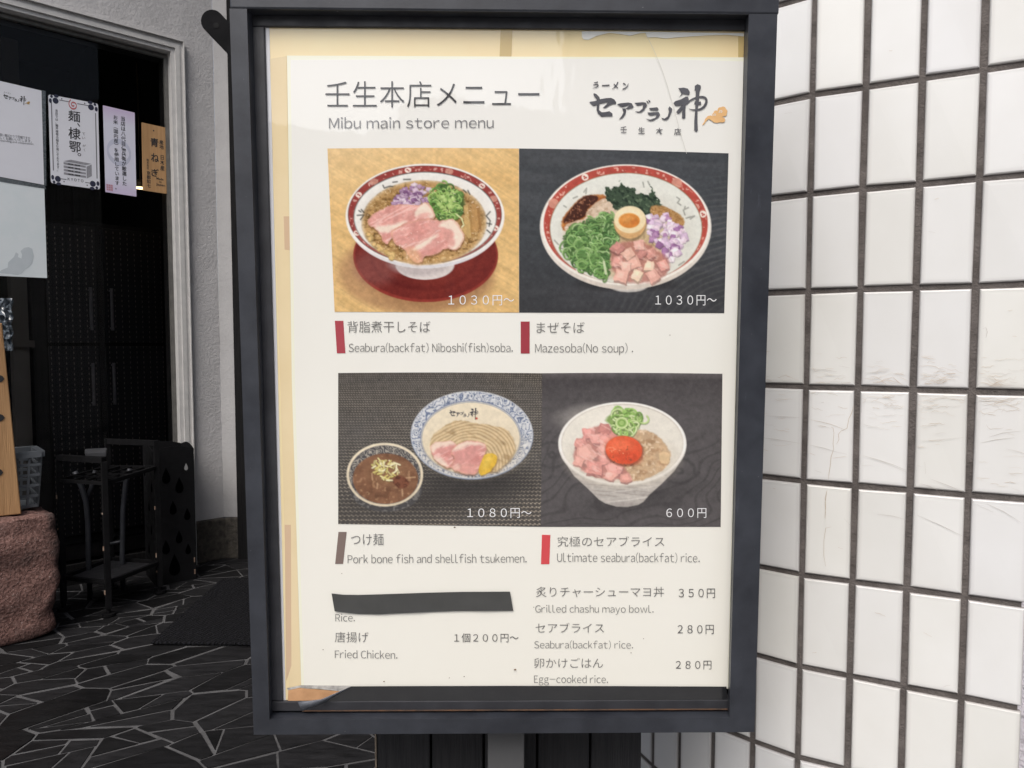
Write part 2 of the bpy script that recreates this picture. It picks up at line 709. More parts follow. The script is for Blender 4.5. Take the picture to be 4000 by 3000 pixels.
# scuffs, scratches and hairline cracks in the glaze, thin marks lying on the tile faces
m_scuff = vcol_mat('scuff_colour', coat=False, rough=.5)
mbs = MB(); scol = []
def colframe(ci):
    p, q = chain[ci], chain[ci + 1]
    d = (q - p) / np.linalg.norm(q - p)
    nn = np.array([-d[1], d[0]])
    if nn @ (-p) < 0: nn = -nn
    return p, d, nn, np.linalg.norm(q - p)
def mark(ci, pts_, w_, c_):
    """pts_: (s, z) on the face of tile column ci"""
    p, d, nn, L = colframe(ci)
    P_ = np.array(pts_, float)
    n_ = len(P_)
    Lr, Rr_ = [], []
    for i in range(n_):
        t_ = P_[min(i + 1, n_ - 1)] - P_[max(i - 1, 0)]
        t_ /= np.linalg.norm(t_) + 1e-9
        o_ = np.array([-t_[1], t_[0]]) * w_ / 2 * (.35 if i in (0, n_ - 1) else rng.uniform(.6, 1.2))
        for lst, s_ in ((Lr, 1), (Rr_, -1)):
            q_ = P_[i] + o_ * s_
            xy = p + d * q_[0] + nn * (.0009 + len(mbs.f) * 1e-8)
            lst.append((xy[0], xy[1], q_[1]))
    mbs.add(Lr + Rr_, [(i, i + 1, n_ + i + 1, n_ + i) for i in range(n_ - 1)])
    scol.extend([c_] * (2 * n_))
def inside(ci, s_, z_):
    L = colframe(ci)[3]
    f_ = ((z_ - z4) / PITCHH) % 1 * PITCHH
    return .004 < s_ < L - .004 and .0045 < f_ < PITCHH - .0045
def rmark(ci, s_, z_, ln, ang, w_, c_, wob=.25):
    pts_ = []
    for k in range(7):
        if not inside(ci, s_, z_): break
        pts_.append((s_, z_))
        a_ = ang + rng.gauss(0, wob)
        s_ += math.cos(a_) * ln / 6; z_ += math.sin(a_) * ln / 6
    if len(pts_) > 2: mark(ci, pts_, w_, c_)
BR = [(.56, .46, .36), (.61, .53, .44), (.50, .40, .31), (.66, .60, .52), (.58, .54, .50)]
for ci in range(0, 6):
    dens = (1.0, 1.0, .75, .42, .28, .2)[ci]
    for _ in range(int(58 * dens)):      # dense brown scuffing just above and below one bed joint
        z_ = z4 + (rng.expovariate(1 / .011) + .004) if rng.random() < .55 else z4 - rng.expovariate(1 / .008) - .004
        rmark(ci, rng.uniform(.003, .046), z_, rng.uniform(.006, .024), rng.gauss(0, .08), rng.uniform(.00016, .00036), rng.choice(BR), .45)
    for _ in range(int(15 * max(dens, .5))):
        rmark(ci, rng.uniform(.003, .046), z4 - rng.uniform(.01, .095), rng.uniform(.004, .022), rng.choice([-.05, .12, -.15, .2]), rng.uniform(.00016, .00034), rng.choice(BR), .22)
    for _ in range(4):
        rmark(ci, rng.uniform(.003, .046), z4 + rng.uniform(-.32, .4), rng.uniform(.003, .012), rng.uniform(-.5, .5), rng.uniform(.0002, .0004), rng.choice(BR), .3)
def pxmark(org, k_, pts_, w_, c_):
    P_ = [(org[0] + x_ / k_, org[1] + y_ / k_) for x_, y_ in pts_]
    mid = np.mean(P_, axis=0)
    best = None
    for ci in range(0, 8):
        p, d, nn, L = colframe(ci)
        W_ = onplane(np.array([q[0] for q in P_]), np.array([q[1] for q in P_]), np.array([*p, 0]), np.array([*nn, 0]))
        s_ = [(w[:2] - p) @ d for w in W_]
        if .0 < np.mean(s_) < L:
            mark(ci, [(min(max(a, .003), L - .003), w[2]) for a, w in zip(s_, W_)], w_, c_); return
O1, K1 = (2852, 1172), 1.927
CR = (.52, .42, .32); GY = (.50, .46, .42)
for p_ in ([(760, 955), (775, 962), (782, 1000), (775, 1080), (780, 1120), (760, 1180), (755, 1240), (745, 1300), (740, 1350)], [(935, 790), (915, 850), (895, 890), (880, 965), (835, 985), (815, 1010), (820, 1050), (800, 1085)],
           [(605, 900), (700, 920), (760, 935), (850, 970)], [(730, 1430), (715, 1490), (720, 1560), (712, 1640)]):
    pxmark(O1, K1, p_, .00042, CR)
for p_ in ([(250, 1037), (320, 1045), (430, 1062), (530, 1078)], [(310, 1038), (400, 1058)], [(598, 1090), (700, 1112), (790, 1140)], [(790, 1140), (880, 1160)], [(1000, 1170), (1100, 1198), (1230, 1240), (1350, 1285)], [(1120, 1205), (1350, 1297)],
           [(1505, 1345), (1640, 1395), (1785, 1450)], [(1430, 1380), (1500, 1400), (1560, 1430)], [(1440, 1060), (1600, 1048), (1755, 1035)], [(1465, 1218), (1472, 1310)], [(275, 870), (400, 878), (525, 884)], [(820, 495), (900, 510)],
           [(605, 520), (720, 525), (805, 540)], [(1010, 550), (1100, 540), (1200, 530)], [(1900, 215), (1925, 208), (1935, 240), (1925, 285)], [(1885, 1075), (2000, 1050), (2140, 1035)], [(1950, 1030), (2050, 1000), (2190, 985)]):
    pxmark(O1, K1, p_, .00038, GY)
O2, K2 = (2900, 1500), 2.011
for p_ in ([(700, 1120), (655, 1130), (640, 1230), (640, 1350), (655, 1430)], [(665, 840), (650, 930), (655, 1060)]):
    pxmark(O2, K2, p_, .00042, CR)
for p_ in ([(1375, 1030), (1560, 1110), (1750, 1198)], [(1840, 945), (1970, 1005)], [(1920, 940), (2050, 1000), (2185, 1085)], [(1060, 1022), (1180, 1035), (1290, 1065)], [(800, 1055), (850, 1110)]):
    pxmark(O2, K2, p_, .0004, GY)
mesh('scuff_marks', mbs.v, mbs.f, m_scuff, tw, cols=scol)
# mortar body behind the tiles
mbw = MB()
fr, bk = [], []
for i, p in enumerate(chain):
    d = chain[min(i + 1, len(chain) - 1)] - chain[max(i - 1, 0)]
    d /= np.linalg.norm(d)
    nn = np.array([-d[1], d[0]])
    if nn @ (-p) < 0: nn = -nn
    if i > 9: nn = np.array([-1.0, 0.0])
    e = d * (.0028 if i == 0 else 0)
    fr.append(p + e - nn * .0026); bk.append(p + e - nn * .06)
zT = z4 + (HT - k_lo) * PITCHH
for i in range(len(fr) - 1):
    a, c, c2, a2 = fr[i], fr[i + 1], bk[i + 1], bk[i]
    mbw.add([(*a, 0), (*c, 0), (*c, zT), (*a, zT), (*a2, 0), (*c2, 0), (*c2, zT), (*a2, zT)],
            [(0, 1, 2, 3), (5, 4, 7, 6), (3, 2, 6, 7)] + ([(4, 0, 3, 7)] if i == 0 else []) + ([(1, 5, 6, 2)] if i == len(fr) - 2 else []))
mbw.build('mortar_backing', m_joint, tw)

# rough lilac-white render beyond the street corner of the tiled wall
m_rend = surf('lilac_render', (.66, .63, .68), (.56, .54, .58), 60, .9, bump=1.0, bscale=150, bdist=.004)
d0 = (chain[0] - chain[1]) / np.linalg.norm(chain[0] - chain[1]); n0 = np.array([d0[1], -d0[0]])
if n0 @ (-chain[0]) < 0: n0 = -n0
sw0 = chain[0] - n0 * .05 - d0 * .02
sw1 = sw0 + d0 * 1.6
sw2 = sw1 - n0 * .12
sw3 = sw0 - n0 * .12
g = MB(); g.add([(*sw0, 0), (*sw1, 0), (*sw2, 0), (*sw3, 0), (*sw0, zT), (*sw1, zT), (*sw2, zT), (*sw3, zT)],
                [(0, 1, 5, 4), (1, 2, 6, 5), (2, 3, 7, 6), (3, 0, 4, 7), (4, 5, 6, 7)])
props(g.build('rendered_wall', m_rend), 'rough lilac-white rendered wall just past the right corner of the white tiles', 'wall')

# ------------------------------------------------------------------ doorway wall: plane seen at about 48 degrees
AW = R(42.0)
WD = np.array([math.cos(AW), math.sin(AW), 0])        # along the wall, to the right and away
WN = np.array([math.sin(AW), -math.cos(AW), 0])       # out of the wall, to the visitor
W0 = np.array([plan(690) * 2.75, 2.75, 0])
ZV = np.array([0, 0, 1.0])


def wp(s, z, o=0.0):
    return W0 + WD * s + ZV * z + WN * o


def wpx(px, py, o=0.0):
    return onplane(px, py, W0 + WN * o, WN)


def sz(px, py, o=0.0):
    q = wpx(px, py, o) - W0
    return float(q @ WD), float(q[2])


def wbox(mb, s0, s1, z0, z1, o0, o1):
    """box in doorway-wall coordinates, o1 in front"""
    return mb.hexa([wp(s0, z0, o1), wp(s1, z0, o1), wp(s1, z1, o1), wp(s0, z1, o1)],
                   [wp(s0, z0, o0), wp(s1, z0, o0), wp(s1, z1, o0), wp(s0, z1, o0)])


m_stucco = surf('grey_stucco', (.46, .453, .455), (.40, .393, .396), 14, .92, bump=.8, bscale=95, bdist=.0034, detail=6)
m_stucco2 = surf('smooth_grey_stucco', (.40, .395, .395), (.35, .345, .345), 10, .92, bump=.5, bscale=70, bdist=.004)
m_white = surf('white_frame_paint', (.54, .53, .515), (.45, .445, .435), 30, .5, bump=.2, bscale=200, bdist=.0006)
m_alu = surf('grey_aluminium', (.15, .145, .135), (.10, .098, .092), 40, .4, metal=.3)
m_plinth = surf('dark_speckled_plinth', (.085, .075, .06), (.03, .027, .024), 55, .9, bump=1.0, bscale=70, bdist=.006)

s_cor = 0.0
for _ in range(40):      # corner where the doorway wall meets the frontal wall, seen at pixel 858
    P_ = W0 + WD * s_cor
    s_cor += (plan(858) * P_[1] - P_[0]) * .8
s_gl = 0.0               # edge of the glass
s_jo = sz(742, HOR)[0]   # outside of the jamb
z_in = sz(668, 207)[1]   # underside of the head
z_out = z_in + .058
SL = -2.6                # far left end
ew = thing('entrance_wall', 'grey stucco wall round the dark doorway, on a dark stone plinth', 'wall', wp(.1, 0))
g = MB()
wbox(g, s_jo, s_cor, .17, 3.4, -.20, 0)
wbox(g, SL, s_jo, z_out, 3.4, -.20, 0)
g.build('stucco', m_stucco, ew)
Pc = wp(s_cor, 0)
g = MB()
g.box((Pc[0] + .0005, Pc[1] + .0, .17), (Pc[0] + .22, Pc[1] + .2, 3.4))
g.build('return_face', m_stucco2, ew)
g = MB()
wbox(g, s_jo, s_cor + .003, 0, .168, -.2, .012)
g.box((Pc[0] + .006, Pc[1] - .012, 0), (Pc[0] + .22, Pc[1] + .19, .168))
g.build('plinth', m_plinth, ew, bevel=.006)

# door frame: stepped white mouldings, grey aluminium inside
df = thing('glass_door', 'dark glass door in a white moulded frame with notices stuck on the glass', 'door', wp(-.4, 0))
g = MB()
zj = .0
for (i0, i1, o) in ((0.004, .018, .006), (.018, .034, .014), (.034, .046, .010), (.046, s_jo - .0, .022)):
    wbox(g, i0, i1, zj, z_in + i0 if False else z_in + i0, -.10, o)
    wbox(g, SL, i1, z_in + i0, z_in + i1, -.10, o)
g.build('moulded_frame', m_white, df)
g = MB()
wbox(g, -.010, .003, 0, z_in - .002, -.10, -.03)
wbox(g, SL, -.010, z_in - .014, z_in - .002, -.10, -.03)
g.build('door_rail', m_alu, df)
m, nt, b, out = node_mat('dark_glass')
nt.nodes.remove(b)
tr = N(nt, 'ShaderNodeBsdfTransparent'); tr.inputs[0].default_value = (.78, .78, .79, 1)
gl = N(nt, 'ShaderNodeBsdfGlossy'); gl.inputs['Roughness'].default_value = .01
fr_ = N(nt, 'ShaderNodeFresnel'); fr_.inputs[0].default_value = 1.17
mx = N(nt, 'ShaderNodeMixShader')
nt.links.new(fr_.outputs[0], mx.inputs[0]); nt.links.new(tr.outputs[0], mx.inputs[1]); nt.links.new(gl.outputs[0], mx.inputs[2])
nt.links.new(mx.outputs[0], out.inputs[0])
m_glass = m
g = MB(); wbox(g, SL, -.0105, .076, z_in - .0145, -.05, -.044)
g.build('glass_pane', m_glass, df)

g = MB(); wbox(g, SL, -.0105, 0.0, .075, -.10, -.03)
door_foot = g
# black stained boards closing the back of the entrance and its right side
m_board = surf('black_stained_board', (.007, .007, .0078), (.014, .0135, .0135), 8, .7, .9, spec=.12, bump=.5, bscale=30, bdist=.002, stretch=(30, 30, 1.2))
door_foot.build('kick_rail', m_board, df)
bb = thing('black_board_wall', 'tall wall of black stained boards behind the sign and beside the grey wall end', 'wall', (-.5, 2.85, 0))
xk = plan(912) * (Pc[1] - .02)
g = MB(); x = xk; yb = Pc[1] - .02
while x < tile_end[0] + .02:
    w = .115
    g.box((x, yb - rng.uniform(0, .002), 0), (x + w - .004, yb + .02, 3.4)); x += w
g.build('back_boards', m_board, bb, bevel=.002)
g = MB(); y = tile_end[1] + .004
while y < yb - .1:
    g.box((tile_end[0] - rng.uniform(0, .002), y, 0), (tile_end[0] + .02, y + .116, 3.4)); y += .12
g.build('side_boards', m_board, bb, bevel=.002)

# canopy over the entrance, unseen, added to shade it
m_slab = surf('shade_slab_grey', (.30, .30, .30), (.26, .26, .26), 12, .9)
g = MB()
g.box((-4.2, 2.0, 3.42), (.75, 4.6, 3.62))
props(g.build('entrance_shade_slab', m_slab), 'unseen added canopy over the restaurant entrance', 'shade_slab')

# the other side of the street, unseen; heights and pale panels shaped for reflections
m_fac = surf('brown_facade', (.17, .15, .13), (.13, .115, .10), 3, .85)
m_fac2 = surf('grey_facade', (.22, .22, .23), (.18, .18, .19), 3, .85)
m_pale = surf('pale_reflector', (.62, .62, .60), (.55, .55, .53), 4, .6)
m_win = surf('facade_window', (.03, .035, .04), (.02, .022, .026), 2, .1)
for nm, x0, x1, h, mm, lb in (('shop_building', -7.5, 1.3, 3.3, m_fac, 'low brown building across the street facing the sign'),
                              ('office_building', 1.4, 8.0, 8.5, m_fac2, 'grey taller building across the street facing the tiled wall')):
    t = thing(nm, lb, 'building', ((x0 + x1) / 2, -9, -.06))
    g = MB(); g.box((x0, -13, -.06), (x1, -9, h)); g.build('facade', mm, t)
    if nm == 'shop_building':
        for a_, c_, z0_, z1_ in ((-6.6, -4.2, 0, 2.1), (-2.6, -.7, 0, 2.15), (.25, 1.15, 0, 2.15)):  # pale panels and band added for their reflection in the film
            g = MB(); g.box((a_, -9.03, z0_), (c_, -9.0, z1_)); g.build('added_pale_panel', m_pale, t)
        g = MB(); g.box((-6.9, -9.25, 2.42), (.6, -9.0, 2.95)); g.build('added_pale_band', m_pale, t)
    nx = int((x1 - x0) / 1.7)
    for fl in range(int(h // 2.9) if nm != 'shop_building' else 0):
        for i in range(nx):
            cx = x0 + (i + .5) * (x1 - x0) / nx
            g = MB(); g.box((cx - .5, -9.02, fl * 2.9 + .9), (cx + .5, -8.99, fl * 2.9 + 2.3)); g.build('window', m_win, t)

# ------------------------------------------------------------------ the menu sign: painted steel frame on a post
m, nt, b, out = node_mat('navy_black_paint')
v = coords(nt)
n1 = noise(nt, v, 26, 6, .6)
sc_ = ramp(nt, noise(nt, coords(nt, (60, 60, 9)), 2.2, 5, .7), [(.66, 0), (.74, 1)])
spk = ramp(nt, noise(nt, v, 330, 2), [(.76, 0), (.80, 1)])
c0 = mixc(nt, ramp(nt, n1, [(.35, 0), (.7, 1)]), (.0190, .0212, .0275), (.037, .041, .051))
c0 = mixc(nt, sc_, c0, (.05, .056, .07))
c0 = mixc(nt, spk, c0, (.16, .16, .17))
nt.links.new(c0, b.inputs['Base Color'])
nt.links.new(ramp(nt, noise(nt, v, 14, 5, .65), [(.3, .30), (.7, .52)]), b.inputs['Roughness'])
nt.links.new(bumpn(nt, noise(nt, v, 420, 2), .12, .0004), b.inputs['Normal'])
m_frame = m
m_trim = surf('black_trim_strip', (.020, .0205, .024), (.036, .037, .043), 40, .38, .6, bump=.2, bscale=300, bdist=.0003)
m_rust = surf('rusty_edge', (.14, .07, .035), (.05, .035, .028), 120, .9)

FO, TO = .0145, .003          # front of the frame and of the inner strips, above the poster plane


def bar_px(mb, quad, o1, o0):
    """quad: tl, tr, br, bl on the photograph at height o1 above the poster plane, extruded back to o0"""
    q = np.array(quad, float)
    a = sg(q[:, 0], q[:, 1], o1)
    return mb.hexa(a[::-1], a[::-1] - Nv * (o1 - o0))


bot = sg(np.array([1975.0]), np.array([2866.0]), 0)[0]
base = np.array([bot[0], bot[1] - .0, 0.0])
ms = thing('menu_sign', 'navy-black steel framed menu sign standing on a grey post in front of the tiled wall', 'sign', base)
g = MB()
bar_px(g, [(893, -75), (3047, -75), (3044, 54.5), (897, 33)], FO + .0006, -.022)       # top
g.build('top_bar', m_frame, ms, bevel=.0016)
g = MB()
fo_ = np.array([(896, 33.2), (3037, 54.8), (2947, 2860), (991, 2870)], float); fi_ = np.array([(964, 34), (2925, 56), (2849, 2803.5), (1053, 2811.5)], float)
ofr, ifr = sg(fo_[:, 0], fo_[:, 1], FO), sg(fi_[:, 0], fi_[:, 1], FO)
fb_ = np.array([(990, 60), (2908, 80), (2842, 2773.5), (1065, 2781)], float)
ibk = sg(fb_[:, 0], fb_[:, 1], 0)
vv_ = list(ofr) + list(ifr) + list(ofr - Nv * .0365) + list(ibk)
ff_ = []
for i in range(4):
    j = (i + 1) % 4
    ff_ += [(i, 4 + i, 4 + j, j), (8 + i, 8 + j, 12 + j, 12 + i), (i, j, 8 + j, 8 + i), (4 + i, 12 + i, 12 + j, 4 + j)]
g.add(vv_, ff_)
g.build('frame', m_frame, ms, bevel=.0014)
g = MB()
bar_px(g, [(982, 57), (2913, 75), (2911, 118), (985, 102)], TO, -.02)       # inner strip, top
bar_px(g, [(984, 102.5), (1032, 102.5), (1104, 2738), (1056, 2738)], TO, -.02)   # left
bar_px(g, [(1057, 2741), (2856, 2734), (2856, 2772), (1057, 2779)], TO, -.02)   # bottom ledge
g.build('inner_strip', m_trim, ms, bevel=.0008)
g = MB()
bar_px(g, [(1180, 2776.5), (2842, 2769.5), (2842, 2773), (1180, 2779.6)], TO + .0009, TO)
g.build('rust_line', m_rust, ms)
# back sheet and the grey post
m_post = surf('grey_post_paint', (.082, .082, .084), (.07, .07, .072), 20, .5, .65, bump=.1, bscale=200, bdist=.0004)
g = MB()
bar_px(g, [(990, 40), (2915, 50), (2845, 2800), (1060, 2806)], -.020, -.024)
g.build('back_sheet', m_trim, ms)
pt = sg(np.array([1904., 2048.]), np.array([2868., 2868.]), -.01)
g = MB()
g.box((pt[0][0], pt[0][1] + .004, .012), (pt[1][0], pt[0][1] + .044, pt[0][2] + .05))
po = g.build('post', m_post, ms, bevel=.0015)
g = MB()
g.box((pt[0][0] - .12, pt[0][1] - .10, .0035), (pt[1][0] + .12, pt[0][1] + .16, .0115))
g.build('base_plate', m_post, ms, bevel=.002)

# black flat bar with a rounded end and one hole, fixed behind the top left corner of the frame
arm_o = -.10
def arm_pt(x, y, o=arm_o):
    return sg(np.array([float(x)]), np.array([float(y)]), o)[0]
cA, cB = arm_pt(828, 82), arm_pt(945, 205)
ax = (cB - cA) / np.linalg.norm(cB - cA)
ay = np.cross(Nv, ax)
ra = .0115
ring = [cA - ax * ra * math.cos(t) + ay * ra * math.sin(t) for t in np.linspace(-math.pi / 2, math.pi / 2, 13)]
ring = [cB - ay * ra] + ring + [cB + ay * ra]
Lb = np.linalg.norm(cB - cA)
back = [p - Nv * .012 for p in ring]
m_arm = surf('matt_black_iron', (.006, .006, .0065), (.009, .009, .01), 30, .8, .95, spec=.12)
g = MB(); g.hexa(ring[::-1], back[::-1])
br = g.build('mounting_arm', m_arm, ms, bevel=.001)
g = MB()
hole = [cA + ax * .006 + ax * .0028 * math.cos(t) + ay * .0028 * math.sin(t) + Nv * .0004 for t in np.linspace(0, 2 * math.pi, 15)[:-1]]
g.add(hole, [tuple(range(14))])
g.build('bolt_hole', surf('bolt_hole_black', (.002, .002, .002), rough=.9), br)
g = MB()
g.bar(cB - Nv * .006 - ax * .005, sg(np.array([1150.]), np.array([330.]), -.03)[0], .018, .012)
g.build('arm_bracket', m_trim, ms, bevel=.001)

# ------------------------------------------------------------------ the menu in the frame
def flat_px(pts, off, mat, name, parent, thick=.0004):
    q = np.array(pts, float)
    a = sg(q[:, 0], q[:, 1], off)
    tri = tessellate_polygon([[Vector((p[0], -p[1], 0)) for p in pts]])
    n = len(pts)
    f = [tuple(t) for t in tri] + [tuple(n + i for i in t)[::-1] for t in tri]
    f += [(i, (i + 1) % n, n + (i + 1) % n, n + i) for i in range(n)]
    return mesh(name, np.concatenate([a, a - Nv * thick]), f, mat, parent)


pc = sg(np.array([1975.]), np.array([2735.]), 0)[0]
mp_ = thing('menu_poster', 'white bilingual ramen menu with four food photographs behind clear film in the sign', 'menu', pc)
m_cream = print_mat('yellowed_backing', (240, 219, 176), (234, 211, 164), 6)
m_cream2 = print_mat('yellowed_backing_left', (228, 210, 172), (219, 199, 157), 6)
m_grey_edge = print_mat('grey_film_edge', (205, 205, 208))
m_sheet = print_mat('white_menu_paper', (232, 231, 226), (227, 226, 219), 2)
_nt = m_sheet.node_tree; _b = _nt.nodes['Principled BSDF']
_tc = N(_nt, 'ShaderNodeTexCoord'); _sp = N(_nt, 'ShaderNodeSeparateXYZ'); _nt.links.new(_tc.outputs['Generated'], _sp.inputs[0])
_old = _b.inputs['Base Color'].links[0].from_socket
_nt.links.new(mixc(_nt, 1.0, _old, ramp(_nt, _sp.outputs[2], [(0, (1, .985, .935)), (.5, (1, .993, .965)), (.85, (1, 1, 1))]), 'MULTIPLY'), _b.inputs['Base Color'])   # the paper has yellowed towards its foot
m_sheet_b = print_mat('cream_under_sheet', (244, 236, 214))
m_brown = print_mat('old_brown_tape', (196, 172, 116))
m_brown2 = print_mat('brown_patch', (208, 180, 150))
flat_px([(1030, 100), (2912, 115), (2836, 2742), (1098, 2748)], 0, m_cream, 'backing_board', mp_)
flat_px([(1029, 101), (1052, 101), (1116, 2740), (1100, 2742)], .0003, m_grey_edge, 'film_edge', mp_, .0002)
flat_px([(1054, 230), (1119, 219), (1140, 1500), (1176, 2678), (1128, 2690), (1095, 1500)], .0003, m_cream2, 'side_strip', mp_, .0002)
flat_px([(1956, 114), (2002, 114), (1997, 232), (1951, 232)], .0004, m_brown, 'tape_strip', mp_, .0002)
flat_px([(2884, 140), (2907, 140), (2904, 224), (2884, 224)], .0004, m_brown, 'tape_strip', mp_, .0002)
flat_px([(1108, 845), (1133, 845), (1136, 978), (1112, 975)], .0004, m_brown2, 'tape_strip', mp_, .0002)
flat_px([(1112, 2050), (1136, 2050), (1138, 2600), (1118, 2660)], .0004, m_brown2, 'tape_strip', mp_, .0002)
# torn white film along the top right
torn = [(2273, 122), (2520, 124), (2700, 127), (2905, 130), (2905, 142), (2840, 136), (2760, 138), (2640, 146), (2600, 150), (2560, 145), (2530, 146), (2522, 128),
        (2500, 130), (2460, 139), (2430, 134), (2380, 128), (2330, 140), (2300, 155), (2280, 154), (2273, 144)]
flat_px(torn, .0005, print_mat('torn_white_film', (238, 234, 226)), 'torn_film', mp_, .0002)
flat_px([(1121, 217), (1400, 218), (2000, 221), (2907, 224), (2845, 2690), (1177, 2690), (1140, 1500)], .0006, m_sheet_b, 'under_sheet', mp_, .0003)
flat_px([(1135, 228), (1136, 234), (1500, 232), (2000, 230), (2540, 229), (2904, 240), (2842, 2690), (1188, 2690), (1152, 1500)], .0010, m_sheet, 'menu_sheet', mp_, .0003)

OFFP, OFFT = .0013, .0016
I = Ink(sg, .0022)
I.stroke([(2520, 128), (2552, 190), (2590, 280), (2632, 420), (2655, 510), (2682, 600)], [1.5] * 6)
I.build('film_crease', print_mat('crease_grey', (206, 203, 194)), mp_)
for k_, (x_, y_, r_) in enumerate([(2012, 2616, 6), (1813, 2643, 3.2), (1500, 2662, 4), (2085, 2372, 2.5), (1755, 2648, 2.5), (2465, 2550, 3), (1335, 2240, 2.5), (1262, 2538, 3), (2617, 1309, 3), (1776, 2060, 5), (2514, 2495, 2.5)]):
    I = Ink(sg, .0022); I.disc(x_, y_, r_ * .8, r_ * .55, 8); I.build('dirt_speck', surf('dirt_speck_brown', (.22, .13, .06), (.12, .08, .05), 300, .9), mp_)

# ---- lettering
dark_ink = print_mat('dark_grey_ink', (72, 72, 74))
grey_ink = print_mat('grey_ink', (112, 111, 109))
price_ink = print_mat('price_ink', (88, 87, 86))
pale_ink = print_mat('pale_grey_ink', (126, 126, 128))
white_ink = print_mat('white_ink', (245, 242, 235))
I = Ink(sg, OFFT)
I.fit('壬生本店メニュー', 1271, 317, 2107, 419, -.010)
I.build('menu_heading', dark_ink, mp_)
I = Ink(sg, OFFT)
I.latin('Mibu main store menu', 1285, 1928, 461, 501, -.006, -2)
I.build('english_heading', pale_ink, mp_)

T = [('背脂煮干しそば', 1357, 1254, 1681, 1299), ('まぜそば', 2096, 1258, 2283, 1300), ('つけ麺', 1371, 2084, 1498, 2130),
     ('究極のセアブライス', 2178, 2095, 2595, 2135), ('唐揚げ', 1308, 2468, 1439, 2509),
     ('炙りチャーシューマヨ丼', 2094, 2292, 2594, 2332), ('セアブライス', 2092, 2433, 2359, 2471), ('卵かけごはん', 2087, 2570, 2355, 2610),
     ('１個２００円～', 1774, 2474, 2025, 2509), ('３５０円', 2651, 2299, 2793, 2336), ('２８０円', 2647, 2441, 2788, 2477), ('２８０円', 2640, 2581, 2779, 2615)]
LTN = [('Seabura(backfat) Niboshi(fish)soba.', 1362, 2003, 1343, 1374, 0), ('Mazesoba(No soup) .', 2090, 2473, 1344, 1376, 0),
       ('Pork bone fish and shellfish tsukemen.', 1358, 2057, 2169, 2200, -3), ('Ultimate seabura(backfat) rice.', 2176, 2733, 2162, 2194, 2),
       ('Rice.', 1310, 1386, 2399, 2427, 0), ('Fried Chicken.', 1308, 1552, 2541, 2570, 3),
       ('Grilled chashu mayo bowl.', 2091, 2553, 2365, 2392, 1), ('Seabura(backfat) rice.', 2087, 2473, 2505, 2532, 1), ('Egg-cooked rice.', 2086, 2375, 2639, 2667, 1)]
for s_, x0, y0, x1, y1 in T:
    I = Ink(sg, OFFT)
    I.fit(s_, x0, y0, x1, y1, -.003 if '円' in s_ else -.008)
    I.build('price_lettering' if '円' in s_ else 'dish_lettering', price_ink if '円' in s_ else grey_ink, mp_)
for s_, x0, x1, c_, b_, dy in LTN:
    I = Ink(sg, OFFT)
    I.latin(s_, x0, x1, c_, b_, -.011, dy)
    I.build('english_lettering', grey_ink, mp_)

# ---- brush logo
def lz(x, y):
    return 2280 + x / 3.687, 300 + y / 3.687

LOGO = [
    [(80, 362), (180, 345), (250, 320), (320, 307), (395, 303), (440, 325), (468, 365), (465, 390), (420, 392), (370, 412), (330, 440), (300, 452), (275, 445), (305, 420), (330, 395), (345, 365), (240, 385), (150, 420), (115, 400)],
    [(140, 240), (160, 238), (185, 250), (225, 290), (235, 330), (225, 400), (222, 480), (260, 510), (310, 508), (370, 495), (415, 530), (415, 568), (330, 568), (260, 575), (205, 530), (185, 480), (188, 400), (185, 320), (145, 270)],
    [(480, 395), (530, 380), (640, 370), (690, 380), (720, 430), (700, 450), (640, 465), (600, 462), (635, 435), (660, 405), (560, 435), (530, 430)],
    [(555, 455), (600, 455), (612, 480), (605, 530), (590, 560), (550, 600), (505, 615), (550, 560), (568, 520), (570, 500)],
    [(730, 375), (850, 365), (890, 370), (915, 410), (870, 480), (830, 512), (780, 518), (735, 495), (800, 500), (845, 460), (860, 400), (775, 415)],
    [(900, 345), (920, 350), (940, 380), (925, 388)], [(925, 328), (950, 340), (965, 365), (945, 372)],
    [(940, 450), (1060, 438), (1082, 470), (1060, 488), (960, 480)],
    [(918, 515), (1080, 505), (1103, 550), (1070, 590), (1000, 632), (950, 637), (895, 605), (960, 615), (1030, 590), (1055, 545), (960, 558), (930, 540)],
    [(1235, 425), (1275, 460), (1270, 495), (1245, 560), (1220, 605), (1180, 628), (1140, 615), (1115, 590), (1165, 600), (1210, 570), (1228, 500), (1218, 460)],
    [(1362, 165), (1440, 155), (1500, 170), (1530, 220), (1520, 262), (1480, 255), (1430, 245), (1370, 305), (1410, 245), (1390, 200)],
    [(1292, 380), (1320, 350), (1400, 325), (1470, 285), (1500, 285), (1515, 320), (1510, 370), (1470, 410), (1465, 480), (1465, 590), (1440, 605), (1415, 590), (1420, 480), (1390, 520), (1360, 533), (1332, 510), (1360, 470), (1420, 405), (1370, 420), (1320, 415)],
    [(1600, 130), (1640, 105), (1685, 125), (1690, 160), (1668, 220), (1665, 300), (1650, 420), (1640, 480), (1640, 640), (1645, 775), (1620, 790), (1592, 770), (1592, 640), (1605, 490), (1612, 300), (1615, 200), (1598, 200)],
]
STROKES = [([(1480, 395), (1530, 340), (1620, 298), (1710, 285), (1765, 310), (1770, 370), (1730, 440), (1670, 472), (1580, 480), (1515, 462)], [22, 24, 24, 30, 34, 36, 36, 28, 20, 6]),
           ([(1597, 372), (1640, 385), (1690, 380)], [46, 48, 50])]
